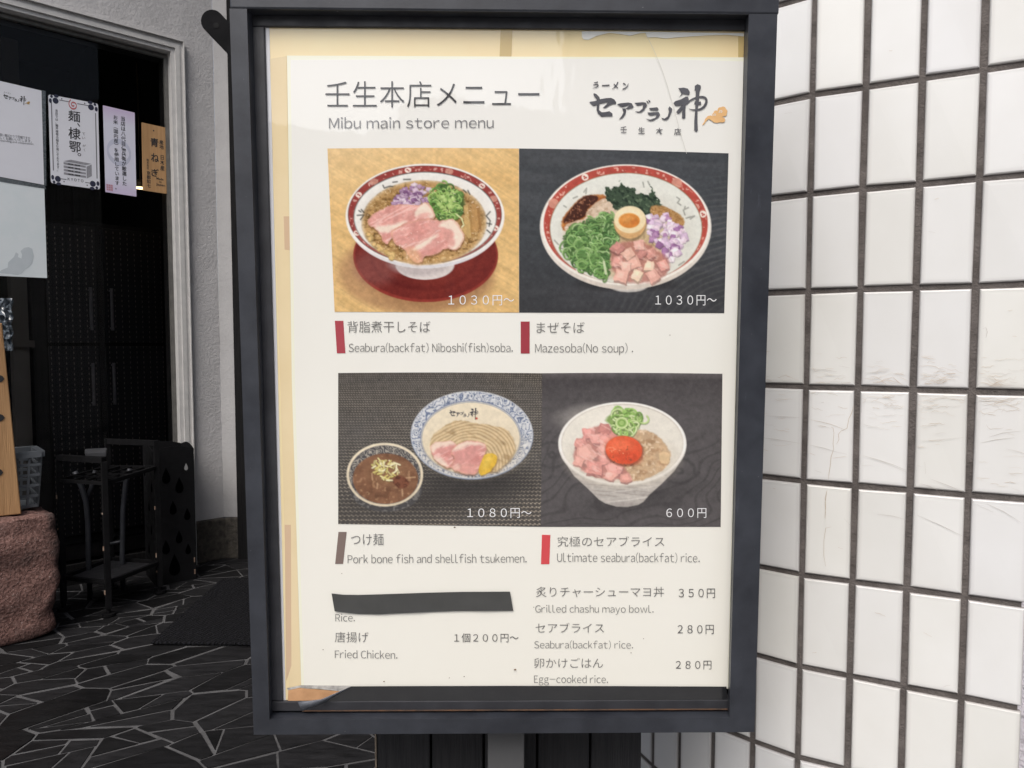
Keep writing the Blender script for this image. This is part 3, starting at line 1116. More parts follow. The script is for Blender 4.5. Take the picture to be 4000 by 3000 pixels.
SMALL = [([(150, 88), (205, 74)], [12, 14]), ([(138, 118), (214, 106), (200, 145), (128, 166)], [14, 16, 14, 4]), ([(264, 125), (320, 124), (372, 120)], [18, 16, 20]),
         ([(494, 74), (468, 128), (410, 180)], [16, 16, 5]), ([(434, 102), (492, 164)], [16, 14]), ([(568, 92), (606, 112)], [18, 14]), ([(646, 96), (622, 150), (562, 180)], [5, 16, 16])]
CLOUD = [[(1705, 695), (1735, 650), (1750, 605), (1785, 565), (1830, 556), (1880, 580), (1950, 570), (2025, 588), (2040, 620), (2030, 650), (2000, 658), (1960, 655), (1920, 665), (1870, 655), (1840, 630), (1800, 607), (1765, 640), (1730, 688)]]
CDISC = [(1968, 478, 40), (2008, 470, 42), (2034, 498, 36), (2028, 535, 34), (1985, 535, 46), (1905, 520, 36), (1888, 550, 36), (1920, 565, 34)]


def draw_logo(tf, plane, off, parent, ink, gold, inner, hide_small=False):
    I = Ink(plane, off)
    for p in LOGO:
        I.poly([tf(*q) for q in p])
    for p, w in STROKES + ([] if hide_small else SMALL):
        k = abs(tf(100, 0)[0] - tf(0, 0)[0]) / 100
        I.stroke([tf(*q) for q in p], [x * k for x in w])
    lg = I.build('brush_logo', ink, parent)
    I = Ink(plane, off)
    k = abs(tf(100, 0)[0] - tf(0, 0)[0]) / 100
    for p in CLOUD:
        I.poly([tf(*q) for q in p])
    for x, y, r in CDISC:
        I.disc(*tf(x, y), r * k)
    I.build('gold_cloud', gold, lg)
    if inner is not None:
        I = Ink(plane, off + .0002)
        for cx, cy, r in ((1978, 502, 30), (1890, 548, 22)):
            pts_ = [(cx + r * (1 - t / 9) * math.cos(t * .95 + 2.4), cy + r * (1 - t / 9) * math.sin(t * .95 + 2.4)) for t in range(9)]
            I.stroke([tf(*q) for q in pts_], [7 * k] * 9)
        I.build('cloud_curl', inner, lg)
    return lg


logo_ink = print_mat('logo_ink', (78, 78, 82), (96, 96, 100), 30)
draw_logo(lz, sg, OFFT, mp_, logo_ink, print_mat('gold_ink', (226, 184, 132), (218, 172, 116), 40), m_sheet)
I = Ink(sg, OFFT)
for ch, (x0, y0, x1, y1) in zip('壬生本店', [(530, 712, 622, 806), (786, 724, 880, 820), (1042, 735, 1140, 832), (1302, 742, 1402, 838)]):
    a_, b_ = lz(x0, y0), lz(x1, y1)
    I.fit(ch, a_[0], a_[1], b_[0], b_[1], .016)
I.build('branch_lettering', print_mat('branch_ink', (110, 110, 112)), mp_)

# ---- colour bars beside the dish names
for c, q in (((170, 78, 86), [(1308, 1253), (1341, 1253), (1349, 1380), (1316, 1380)]), ((158, 68, 76), [(2034, 1256), (2069, 1256), (2069, 1381), (2034, 1381)]),
             ((124, 108, 101), [(1322, 2078), (1354, 2078), (1340, 2203), (1309, 2203)]), ((206, 76, 80), [(2117, 2089), (2150, 2090), (2146, 2204), (2113, 2204)])):
    flat_px(q, OFFP, print_mat('colour_bar_ink', c), 'colour_bar', mp_, .0002)

# ------------------------------------------------------------------ the four printed food photographs
m_photo = vcol_mat('food_photo_print')


class Pic:
    """a printed picture: a fine grid of points on the menu sheet, each with its ink colour"""
    def __init__(s, quad, org, k, step=2.5, seed=1):
        s.q = np.array(quad, float)
        W = np.linalg.norm(s.q[1] - s.q[0]); H = np.linalg.norm(s.q[3] - s.q[0])
        s.nx, s.ny = int(W / step), int(H / step)
        u, v = np.meshgrid(np.linspace(0, 1, s.nx + 1), np.linspace(0, 1, s.ny + 1))
        s.u, s.v = u, v
        bow = np.sin(u * math.pi) * -4 * (1 - v)
        s.px = (1 - v) * ((1 - u) * s.q[0, 0] + u * s.q[1, 0]) + v * ((1 - u) * s.q[3, 0] + u * s.q[2, 0])
        s.py = (1 - v) * ((1 - u) * s.q[0, 1] + u * s.q[1, 1]) + v * ((1 - u) * s.q[3, 1] + u * s.q[2, 1]) + bow * .6
        s.x = (s.px - org[0]) * k
        s.y = (s.py - org[1]) * k
        s.k = k
        s.soft = 3.2 * k
        s.c = np.zeros(s.x.shape + (3,)) + 128.
        s.r = np.random.RandomState(seed)
        s.wamp = 9.0
        s.wx, s.wy = (s.noise(34, 34, 0, 3) - .5) * 2, (s.noise(34, 34, 0, 3) - .5) * 2
        s.dx = (s.x[0, -1] - s.x[0, 0]) / s.nx
        s.dy = (s.y[-1, 0] - s.y[0, 0]) / s.ny

    def mix(s, m, col, a=1.0):
        m = (m * a)[..., None]
        s.c = s.c * (1 - m) + np.asarray(col, float) * m

    def mul(s, m, f):
        s.c *= (1 + m * (f - 1))[..., None]

    def noise(s, sx, sy=None, rot=0, oct=3):
        sy = sy or sx
        out = 0
        ca, sa = math.cos(rot), math.sin(rot)
        for o in range(oct):
            X = (s.x * ca + s.y * sa) / sx * 2 ** o + 50
            Y = (-s.x * sa + s.y * ca) / sy * 2 ** o + 50
            g = s.r.rand(256, 256)
            xi, yi = np.floor(X).astype(int), np.floor(Y).astype(int)
            fx, fy = X - xi, Y - yi
            fx, fy = fx * fx * (3 - 2 * fx), fy * fy * (3 - 2 * fy)
            a = g[yi % 256, xi % 256]; b = g[yi % 256, (xi + 1) % 256]
            c = g[(yi + 1) % 256, xi % 256]; d = g[(yi + 1) % 256, (xi + 1) % 256]
            out = out + ((a * (1 - fx) + b * fx) * (1 - fy) + (c * (1 - fx) + d * fx) * fy) / 2 ** o
        return out / (2 - 2.0 ** (1 - oct))

    def ell(s, cx, cy, rx, ry, rot=0, soft=None):
        ca, sa = math.cos(rot), math.sin(rot)
        X = (s.x - cx) * ca + (s.y - cy) * sa
        Y = -(s.x - cx) * sa + (s.y - cy) * ca
        r = np.sqrt((X / rx) ** 2 + (Y / ry) ** 2) + 1e-6
        return np.clip((1 - r) * min(rx, ry) / (soft or s.soft) + .5, 0, 1)

    def _win(s, pts, m):
        x0, y0 = pts.min(0) - m; x1, y1 = pts.max(0) + m
        ox, oy = s.x.min(), s.y.min()
        i0 = max(0, int((x0 - ox) / s.dx) - 14); i1 = min(s.nx + 1, int((x1 - ox) / s.dx) + 16)
        j0 = max(0, int((y0 - oy) / s.dy) - 12); j1 = min(s.ny + 1, int((y1 - oy) / s.dy) + 12)
        return slice(j0, max(j1, j0)), slice(i0, max(i1, i0))

    def poly(s, pts, soft=None, rnd=0):
        pts = np.array(pts, float)
        if rnd:
            for _ in range(rnd):
                q = []
                for i in range(len(pts)):
                    a, b = pts[i], pts[(i + 1) % len(pts)]
                    q += [a * .75 + b * .25, a * .25 + b * .75]
                pts = np.array(q)
        sf = soft or s.soft
        out = np.zeros(s.x.shape)
        w = s._win(pts, sf)
        X, Y = s.x[w] + s.wx[w] * s.wamp, s.y[w] + s.wy[w] * s.wamp
        if X.size == 0: return out
        inside = np.zeros(X.shape, bool)
        D = np.full(X.shape, 1e9)
        for i in range(len(pts)):
            (x0, y0), (x1, y1) = pts[i], pts[(i + 1) % len(pts)]
            if y0 != y1:
                inside ^= ((y0 > Y) != (y1 > Y)) & (X < (x1 - x0) * (Y - y0) / (y1 - y0) + x0)
            L = (x1 - x0) ** 2 + (y1 - y0) ** 2 + 1e-9
            t = np.clip(((X - x0) * (x1 - x0) + (Y - y0) * (y1 - y0)) / L, 0, 1)
            D = np.minimum(D, (X - x0 - t * (x1 - x0)) ** 2 + (Y - y0 - t * (y1 - y0)) ** 2)
        D = np.sqrt(D)
        out[w] = np.clip(np.where(inside, D, -D) / sf + .5, 0, 1)
        return out

    def line(s, pts, wd, soft=None):
        pts = np.array(pts, float)
        sf = soft or s.soft
        out = np.zeros(s.x.shape)
        w = s._win(pts, sf + wd)
        X, Y = s.x[w], s.y[w]
        if X.size == 0: return out
        D = np.full(X.shape, 1e9)
        for i in range(len(pts) - 1):
            (x0, y0), (x1, y1) = pts[i], pts[i + 1]
            L = (x1 - x0) ** 2 + (y1 - y0) ** 2 + 1e-9
            t = np.clip(((X - x0) * (x1 - x0) + (Y - y0) * (y1 - y0)) / L, 0, 1)
            D = np.minimum(D, (X - x0 - t * (x1 - x0)) ** 2 + (Y - y0 - t * (y1 - y0)) ** 2)
        out[w] = np.clip((wd / 2 - np.sqrt(D)) / sf + .5, 0, 1)
        return out

    def arc(s, cx, cy, rx, ry, wd, a0=0, a1=6.3, rot=0):
        t = np.linspace(a0, a1, 14)
        ca, sa = math.cos(rot), math.sin(rot)
        X, Y = rx * np.cos(t), ry * np.sin(t)
        return s.line(np.stack([cx + X * ca - Y * sa, cy + X * sa + Y * ca], 1), wd)

    def scatter(s, reg, n):
        """n random points inside a polygon"""
        reg = np.array(reg, float)
        out = []
        while len(out) < n:
            p = reg.min(0) + s.r.rand(2) * (reg.max(0) - reg.min(0))
            ins = False
            for i in range(len(reg)):
                (x0, y0), (x1, y1) = reg[i], reg[(i + 1) % len(reg)]
                if (y0 > p[1]) != (y1 > p[1]) and p[0] < (x1 - x0) * (p[1] - y0) / (y1 - y0 + 1e-9) + x0:
                    ins = not ins
            if ins: out.append(p)
        return sorted(out, key=lambda q: q[1])

    def chunk(s, cx, cy, r, col, var=16, n=5, sq=1.0, shade=.74):
        """an irregular cut piece with a darker lower side"""
        a0 = s.r.rand() * 6.28
        an = a0 + np.sort(np.arange(n) * 6.283 / n + s.r.uniform(-.25, .25, n))
        rr = r * s.r.uniform(.8, 1.15, n)
        p = np.stack([cx + rr * np.cos(an), cy + rr * np.sin(an) * sq], 1)
        col = np.asarray(col, float) + s.r.uniform(-var, var)
        s.mix(s.poly(p + [r * .08, r * .28]), col * shade, .85)
        s.mix(s.poly(p), col)
        s.mix(s.poly(cx + (p - [cx, cy]) * .55 + [-r * .1, -r * .15] if False else (p - [cx, cy]) * .55 + [cx - r * .1, cy - r * .14]), np.minimum(col * 1.1 + 6, 252), .6)

    def rings(s, reg, n, r0, r1, cols, wd=9):
        for p in s.scatter(reg, n):
            r = s.r.uniform(r0, r1); rot = s.r.rand() * 3.14; e = s.r.uniform(.35, .95)
            c = np.array(cols[s.r.randint(len(cols))], float)
            a0 = s.r.rand() * 6.28
            s.mix(s.arc(p[0] + 3, p[1] + 7, r, r * e, wd * 1.2, a0, a0 + 5.2, rot), c * .58, .55)
            s.mix(s.arc(p[0], p[1], r, r * e, wd, a0, a0 + s.r.uniform(3.5, 6.3), rot), c)
            s.mix(s.arc(p[0] - 1, p[1] - 2, r, r * e, wd * .35, a0, a0 + 2.5, rot), np.minimum(c * 1.3 + 25, 245), .6)

    def finish(s):
        c = s.c
        m = (s.noise(11 * s.k, 11 * s.k, 0, 2) - .5)[..., None]
        f_ = .35 + .65 * np.clip((225 - c.mean(-1, keepdims=True)) / 60, 0, 1)
        m = m * f_
        m2 = f_ * (s.noise(26 * s.k, 20 * s.k, .4, 3) - .5)[..., None]
        c = c * (1 + .15 * m + .10 * m2) + 7 * (s.r.rand(*s.x.shape)[..., None] - .5)
        p = np.pad(c, ((1, 1), (1, 1), (0, 0)), 'edge')
        b = (p[:-2, 1:-1] + p[2:, 1:-1] + p[1:-1, :-2] + p[1:-1, 2:]) * .09 + p[1:-1, 1:-1] * .64
        g = b.mean(-1, keepdims=True)
        b = b + np.array([-2., 3., 1.]) * np.clip((b[..., :1] - b[..., 1:2] - 50) / 30, 0, 1)
        s.c = (g + (b - g) * .96) * .96 + 4

    def build(s, parent, off=OFFP, name='dish_photo'):
        s.finish()
        w = sg(s.px.ravel(), s.py.ravel(), off)
        nx, ny = s.nx, s.ny
        i = np.arange(nx)[None, :] + np.arange(ny)[:, None] * (nx + 1)
        f = np.stack([i, i + nx + 1, i + nx + 2, i + 1], -1).reshape(-1, 4)
        c = ink_lin(np.clip(s.c, 0, 255)).reshape(-1, 3)
        return mesh(name, w, f, m_photo, parent, cols=c)


# ---- 1: ramen with pork on a wooden table
P = Pic([(1279, 580), (2027, 580), (2027, 1221), (1307, 1218)], (1200, 550), 2.37, seed=3)
g1 = P.noise(700, 60, .55, 3); g2 = P.noise(420, 14, .55, 3)
P.c[:] = np.array([230, 190, 126.])
P.mul(np.clip(g2 * 2 - .6, 0, 1), .93)
P.mix(np.clip(g1 * 2.4 - 1.0, 0, 1), (214, 172, 110), .7)
P.mix(np.clip(1 - (P.y + .25 * P.x) / 760, 0, 1), (243, 216, 172), .55)  # pale film reflection at the top left painted into the print
P.mix(P.ell(1010, 1215, 720, 385, 0, 60), (172, 130, 92), .75)
P.mix(P.ell(1130, 1290, 560, 280, 0, 90), (150, 108, 72), .5)
P.mix(P.ell(1097, 1062, 671, 432), (142, 50, 44))
P.mix(P.ell(1097, 1052, 655, 415, 0, 12), (112, 38, 35))
P.mix(P.ell(1090, 1030, 520, 360, 0, 30), (92, 30, 29), .8)
P.mix(P.ell(1090, 1010, 490, 330, 0, 40), (114, 40, 36), .7)
P.mix(P.ell(1350, 1230, 330, 120, -.5, 120), (146, 54, 46), .35)
P.mix(P.ell(620, 1180, 190, 150, .3, 90), (150, 98, 92), .45)
P.mix(P.ell(1090, 1150, 272, 136), (216, 206, 200))
P.mix(P.ell(1040, 1128, 280, 120, 0, 40), (176, 164, 162), .7)
P.mix(P.ell(1091, 697, 735, 484), (240, 235, 228))
P.mix(P.ell(1091, 697, 735, 484) * np.clip((P.y - 900) / 260, 0, 1), (208, 205, 208), .8)
P.mix(P.ell(1090, 688, 718, 462), (248, 243, 234), .9)
P.mix(P.ell(1089, 684, 712, 455), (92, 84, 80))
P.mix(P.ell(1089, 682, 708, 451), (151, 58, 55))
pat = P.noise(24, 24, 0, 2)
ringm = P.ell(1089, 682, 700, 443) * (1 - P.ell(1092, 705, 668, 426))
P.mix(np.clip(pat * 8 - 5.0, 0, 1) * ringm, (226, 188, 174), .75)
for a in (4.48, 5.6, .28, 2.75, 3.6):
    X, Y = 1089 + 682 * math.cos(a), 690 + 430 * math.sin(a)
    P.mix(P.ell(X, Y, 30, 25), (238, 220, 206)); P.mix(P.ell(X - 6, Y - 4, 8, 7), (160, 62, 58)); P.mix(P.ell(X + 8, Y + 6, 7, 7), (160, 62, 58))
for a in (3.95, 5.05, 5.92):
    X, Y = 1089 + 680 * math.cos(a), 690 + 430 * math.sin(a)
    P.mix(P.ell(X, Y, 38, 30), (206, 150, 130), .8)
P.mix(P.ell(1092, 705, 663, 420), (98, 98, 92))
P.mix(P.ell(1092, 707, 656, 413), (236, 233, 226))
P.mix(P.ell(1092, 730, 620, 390, 0, 80), (224, 218, 206), .6)
soup = P.ell(1082, 757, 570, 386, 0, 26)
P.mix(soup, (186, 146, 92))
n_a, n_b = P.noise(60, 45, 0, 4), P.noise(26, 20, 0, 2)
P.mix(soup * np.clip(n_a * 3 - 1.3, 0, 1), (140, 104, 58), .85)
P.mix(soup * np.clip(n_b * 6 - 3.6, 0, 1), (92, 66, 34), .7)
P.mix(soup * np.clip(.42 - n_b, 0, 1) * 5 * np.clip((P.y - 380) / 200, 0, 1), (222, 192, 140), .55)
P.mix(np.clip(P.ell(1082, 757, 572, 388, 0, 14) - P.ell(1082, 757, 545, 365, 0, 30), 0, 1), (206, 172, 122), .6)
for p in P.scatter([(540, 830), (700, 1000), (900, 1090), (760, 1080), (600, 960)], 16):
    P.chunk(p[0], p[1], 24, (206, 172, 110), 14)
for strokes in ([(480, 640), (500, 660)], [(465, 690), (520, 680), (500, 730)], [(500, 640), (525, 670)], [(700, 410), (720, 440), (760, 420), (790, 430)], [(800, 390), (830, 380)], [(900, 360), (950, 355)],
                [(1450, 455), (1470, 470)], [(1490, 465), (1500, 495)], [(1690, 650), (1660, 690), (1690, 740), (1680, 790)], [(1660, 830), (1690, 850)], [(1660, 760), (1700, 770)]):
    P.mix(P.line(np.array(strokes) + P.r.uniform(-7, 7, (len(strokes), 2)), 13), (62, 62, 56), .7)
for p in P.scatter([(750, 600), (830, 500), (900, 440), (1000, 400), (1130, 450), (1120, 560), (1030, 610), (900, 590)], 75):
    c = [(150, 114, 148), (192, 168, 186), (126, 88, 126), (208, 190, 202), (166, 134, 162)][P.r.randint(5)]
    P.chunk(p[0], p[1], P.r.uniform(20, 40), c, 10, 4, .75)
P.mix(P.ell(1300, 590, 160, 150, 0, 30), (70, 92, 44), .95)
P.rings([(1140, 500), (1200, 420), (1290, 400), (1400, 470), (1460, 600), (1420, 700), (1300, 740), (1200, 700), (1140, 600)], 95, 22, 42,
        [(96, 138, 66), (126, 164, 80), (158, 188, 104), (70, 104, 52), (142, 176, 96)], 13)
for p in P.scatter([(1170, 500), (1400, 520), (1420, 650), (1240, 690)], 14):
    P.chunk(p[0], p[1], 24, (172, 200, 118), 12, 6, .8)
P.mix(P.poly([(1450, 600), (1500, 575), (1545, 880), (1500, 905), (1455, 860)]), (200, 164, 104))
P.mix(P.poly([(1490, 600), (1500, 580), (1545, 880), (1520, 890)]), (160, 118, 66), .7)
P.mix(P.poly([(1520, 575), (1590, 600), (1615, 830), (1560, 850), (1530, 820)]), (188, 144, 88))
P.mix(P.poly([(1570, 600), (1590, 600), (1615, 830), (1590, 840)]), (150, 108, 62), .7)
P.mix(P.line([(1380, 680), (1430, 720), (1450, 780), (1430, 800)], 13), (214, 218, 160))


def pork(P, outline, fatside, base=(224, 160, 150), fat=(242, 222, 202)):
    m = P.poly(outline, None, 1)
    sh = P.poly(np.array(outline) + [4, 18], 14, 1)
    P.mix(sh, (96, 60, 40), .55)
    P.mix(m, base)
    nz = P.noise(130, 45, -.5, 3); nv = P.noise(90, 16, -.45, 3)
    P.mix(m * np.clip(nz * 3.2 - 1.4, 0, 1), np.array(base) * [.95, .86, .86], .7)
    P.mix(m * np.clip(nv * 7 - 4.1, 0, 1), (240, 200, 188), .7)
    for f in fatside:
        P.mix(m * P.poly(f, 26, 1), fat, .93)
    edge = np.clip(m - P.poly(np.array(outline) * 0.955 + np.array(outline).mean(0) * .045, 14, 1), 0, 1)
    P.mix(edge, (206, 150, 118), .55)


pork(P, [(555, 735), (600, 680), (680, 640), (760, 600), (860, 590), (960, 592), (1050, 600), (1100, 560), (1150, 610), (1195, 715), (1100, 730), (980, 760), (860, 830), (780, 900), (740, 955), (715, 955), (690, 900), (650, 820), (570, 790)],
     [[(1000, 640), (1100, 545), (1210, 720), (1060, 700), (1000, 720)], [(600, 790), (760, 790), (950, 720), (860, 800), (700, 870)]])
P.mix(P.ell(1080, 690, 60, 22, -.2, 20), (226, 164, 152), .8)
pork(P, [(765, 855), (830, 800), (920, 760), (1060, 722), (1160, 725), (1250, 745), (1340, 712), (1390, 765), (1430, 830), (1462, 880), (1420, 985), (1370, 1010), (1280, 995), (1220, 1040), (1150, 1060), (1080, 1065), (1070, 1110), (1010, 1135), (950, 1085), (900, 1000), (800, 950)],
     [[(1190, 790), (1350, 700), (1480, 880), (1420, 1010), (1300, 1000), (1350, 900), (1300, 810)], [(960, 1000), (1150, 880), (1240, 850), (1120, 960), (1000, 1030)]])
P.mix(P.ell(1300, 870, 60, 55, 0, 22), (222, 158, 146), .9)
P.mix(P.ell(1340, 940, 30, 40, 0, 22), (224, 164, 152), .9)
P.mix(P.ell(985, 1070, 90, 60, .8, 50), (226, 178, 132), .7)
g3 = P.noise(14, 14, 0, 1)
P.mul(soup, 1.0)
P.mix(np.clip(g3 * 10 - 8.6, 0, 1) * soup, (250, 236, 214), .6)
ph1 = P.build(mp_)
I = Ink(sg, OFFT); I.fit('１０３０円～', 1751, 1153, 2008, 1193, -.004); I.build('price_lettering', white_ink, ph1)

# ---- 2: mazesoba on a dark table
P = Pic([(2028, 580), (2846, 599), (2829, 1223), (2028, 1221)], (2000, 550), 2.37, seed=5)
P.c[:] = np.array([66, 69, 72.])
wv_ = np.sin((np.hypot((P.x - 2250) * .8, P.y - 1900) + 46 * P.noise(300, 300, 0, 2)) / 8.5)
P.mix(np.clip(wv_, 0, 1) * np.clip((P.x + P.y - 2100) / 600, 0, 1), (104, 103, 101), .5)
P.mix(np.clip(P.noise(700, 60, .06, 3) * 2.6 - 1.2, 0, 1), (86, 87, 90), .5)
P.mix(np.clip((P.y - 900) / 700, 0, 1), (56, 54, 55), .5)
P.mix(P.ell(1080, 1350, 175, 52), (200, 194, 186))
P.mix(P.ell(1060, 1330, 420, 60, 0, 40), (40, 38, 38), .5)
P.mix(P.ell(1080, 1345, 165, 50), (196, 190, 182))
P.mix(P.ell(1052, 797, 794, 579), (232, 224, 212))
P.mix(P.ell(1052, 797, 794, 579) * np.clip((P.y - 1000) / 380, 0, 1), (204, 190, 176), .85)
P.mix(P.ell(1053, 780, 778, 558), (243, 237, 226), .95)
P.mix(P.ell(1053, 772, 760, 541), (184, 74, 64))
pat = P.noise(25, 25, 0, 2)
ringm = P.ell(1053, 772, 748, 530) * (1 - P.ell(1055, 806, 712, 516))
P.mix(np.clip(pat * 8 - 4.9, 0, 1) * ringm, (232, 190, 172), .75)
for a in (4.17, .02 - .22, 2.2):
    X, Y = 1053 + 730 * math.cos(a), 782 + 520 * math.sin(a)
    P.mix(P.ell(X, Y, 32, 32), (240, 226, 212)); P.mix(P.ell(X - 8, Y - 6, 9, 8), (186, 76, 66)); P.mix(P.ell(X + 9, Y + 4, 9, 8), (186, 76, 66)); P.mix(P.ell(X - 4, Y + 12, 7, 7), (186, 76, 66))
for a in (3.55, 5.42):
    X, Y = 1053 + 728 * math.cos(a), 786 + 520 * math.sin(a)
    P.mix(P.ell(X, Y, 48, 46), (214, 150, 130), .85)
P.mix(P.ell(1055, 808, 706, 512), (150, 128, 98))
P.mix(P.ell(1055, 810, 700, 508), (226, 226, 215))
P.mix(P.ell(1055, 880, 600, 420, 0, 160), (212, 208, 194), .8)
for st in ([(1535, 515), (1550, 540), (1530, 570), (1570, 590)], [(1600, 600), (1590, 640), (1640, 620)], [(1620, 720), (1690, 700), (1650, 730)], [(1580, 650), (1600, 690)], [(660, 480), (690, 440), (680, 490)], [(570, 530), (600, 510)], [(480, 600), (510, 610)],
           [(390, 930), (430, 960)], [(430, 990), (470, 1010)], [(1210, 390), (1230, 420)], [(1260, 380), (1270, 410)], [(1550, 1150), (1600, 1110)]):
    P.mix(P.line(np.array(st) + P.r.uniform(-9, 9, (len(st), 2)), 13), (118, 118, 108), .6)
P.mix(P.ell(1010, 900, 520, 380, 0, 60), (196, 176, 140), .8)
nz = P.noise(36, 30, 0, 3); nf = P.noise(16, 16, 0, 2)
m = P.poly([(455, 770), (480, 700), (560, 600), (650, 520), (760, 495), (870, 500), (880, 570), (780, 640), (620, 800), (480, 850)], 16, 1)
P.mix(m, (196, 124, 66)); P.mix(m * np.clip(nz * 4 - 1.2, 0, 1), (150, 74, 40), .6)
m = P.poly([(470, 745), (530, 650), (620, 545), (700, 500), (800, 505), (790, 560), (700, 620), (690, 690), (600, 740), (500, 770)], 14, 1)
P.mix(m, (72, 42, 34)); P.mix(m * np.clip(nf * 6 - 3.3, 0, 1), (140, 86, 60), .8); P.mix(m * np.clip(nf * 6 - 4.2, 0, 1), (176, 130, 100), .8)
m = P.poly([(690, 660), (760, 580), (850, 530), (910, 550), (968, 640), (930, 740), (800, 775), (640, 800), (500, 850), (480, 790), (590, 740), (680, 720)], 14, 1)
P.mix(m, (216, 192, 166)); P.mix(m * np.clip(nz * 5 - 2.4, 0, 1), (188, 158, 130), .8); P.mix(m * np.clip(nf * 6 - 3.8, 0, 1), (236, 218, 198), .7)
P.wamp = 34
m = P.poly([(860, 430), (890, 425), (950, 445), (985, 420), (1005, 375), (1035, 420), (1100, 435), (1145, 440), (1165, 490), (1215, 490), (1250, 530), (1270, 460), (1287, 412), (1310, 500), (1360, 560), (1392, 600), (1330, 640), (1290, 700), (1230, 740), (1150, 640), (960, 640), (920, 570), (870, 520)], 10); P.wamp = 9
P.mix(m, (62, 78, 60))
nq = P.noise(34, 20, .6, 3); nq2 = P.noise(22, 30, -.5, 2)
P.mix(m * np.clip(nq * 5 - 2.6, 0, 1), (36, 48, 38), .9); P.mix(m * np.clip(nq2 * 6 - 3.7, 0, 1), (112, 130, 100), .7)
m = P.poly([(1270, 640), (1300, 590), (1400, 605), (1490, 640), (1580, 700), (1605, 770), (1560, 800), (1420, 720), (1300, 690)], 14, 1)
P.mix(m, (184, 140, 88)); P.mix(m * np.clip(nf * 6 - 3.0, 0, 1), (150, 106, 60), .8); P.mix(m * np.clip(nf * 6 - 4.2, 0, 1), (216, 178, 124), .7)
P.mix(P.poly([(930, 880), (1300, 800), (1360, 960), (1320, 1080), (1000, 1000)], 30, 1), (190, 164, 124), .9)
for p in P.scatter([(980, 890), (1280, 840), (1340, 960), (1050, 960)], 14):
    P.mix(P.line([p, p + [P.r.uniform(-40, 40), 45]], 24), (206, 180, 136), .9); P.mix(P.line([p + [9, 5], p + [P.r.uniform(-20, 50), 45]], 6), (140, 112, 74), .6)
for p in P.scatter([(1255, 720), (1300, 660), (1420, 670), (1540, 770), (1600, 800), (1622, 930), (1570, 1060), (1500, 1130), (1380, 1080), (1400, 980), (1290, 940), (1240, 830)], 90):
    c = [(226, 204, 214), (214, 188, 208), (236, 222, 226), (170, 128, 164), (204, 178, 200), (152, 108, 150)][P.r.randint(6)]
    P.chunk(p[0], p[1], P.r.uniform(24, 48), c, 8, P.r.randint(4, 6), .9, .74)
G = [(540, 800), (640, 770), (760, 740), (860, 670), (910, 680), (945, 810), (985, 900), (930, 960), (900, 1040), (890, 1280), (780, 1240), (640, 1190), (520, 1090), (475, 1000), (490, 900)]
P.mix(P.poly(G, 24, 1), (78, 112, 62))
P.rings(G, 210, 20, 62, [(100, 142, 78), (84, 124, 68), (124, 162, 94), (72, 106, 58), (150, 182, 120), (112, 150, 84)], 13)
for cx, cy, rx, ry, ro in ((655, 1055, 62, 55, 0), (755, 1085, 40, 80, -.2), (650, 1150, 44, 34, 0), (560, 920, 50, 44, .4), (620, 960, 46, 50, 0)):
    P.mix(P.ell(cx, cy, rx * .7, ry * .7, ro), (92, 130, 72), .6); P.mix(P.arc(cx, cy, rx, ry, 15, .4, 6.0, ro), (126, 166, 94)); P.mix(P.arc(cx, cy, rx, ry, 5, 2.5, 5, ro), (180, 204, 146), .7)
P.mix(P.line([(850, 1120), (870, 1230)], 22), (196, 208, 164))
P.mix(P.line([(780, 1200), (870, 1270)], 20), (110, 152, 82))
P.mix(P.poly([(900, 1050), (980, 940), (1200, 920), (1340, 1000), (1480, 1120), (1400, 1290), (1100, 1330), (940, 1250)], 30, 1), (180, 116, 104), .85)
for cx, cy, r, c in ((975, 985, 66, (204, 140, 130)), (1165, 965, 66, (222, 168, 152)), (1065, 1045, 70, (226, 180, 160)), (1290, 1035, 68, (212, 150, 138)), (1200, 1050, 62, (206, 142, 132)), (970, 1110, 66, (214, 152, 140)),
                     (1140, 1130, 66, (222, 170, 152)), (1270, 1160, 60, (234, 200, 172)), (1400, 1155, 74, (218, 152, 140)), (1050, 1165, 76, (230, 182, 164)), (1010, 1250, 72, (226, 172, 154)), (1155, 1245, 66, (234, 206, 176)), (1300, 1245, 80, (226, 170, 154))):
    P.chunk(cx, cy, r * P.r.uniform(.85, 1.12), c, 10, 4, .92, .72)
P.mix(P.poly([(925, 1000), (990, 935), (1200, 920), (1340, 980), (1470, 1120), (1390, 1290), (1050, 1330), (920, 1200)], 30, 1) * np.clip(P.noise(46, 22, .4, 3) * 6 - 3.4, 0, 1), (240, 206, 190), .5)
P.mix(P.ell(1095, 770, 152, 160, 0, 14), (120, 96, 66), .6)
P.mix(P.ell(1092, 757, 148, 148), (214, 168, 112))
P.mix(P.ell(1092, 730, 147, 126), (238, 216, 170))
P.mix(P.ell(1080, 700, 110, 80, 0, 60), (245, 232, 200), .7)
P.mix(P.ell(1085, 738, 101, 72), (236, 190, 120))
P.mix(P.ell(1087, 740, 95, 66), (214, 128, 58))
P.mix(P.ell(1070, 722, 60, 36, 0, 40), (232, 158, 84), .8)
P.mix(P.ell(1128, 750, 34, 24, 0, 20), (196, 104, 44), .6)
ph2 = P.build(mp_)
I = Ink(sg, OFFT); I.fit('１０３０円～', 2560, 1153, 2799, 1193, -.004); I.build('price_lettering', white_ink, ph2)

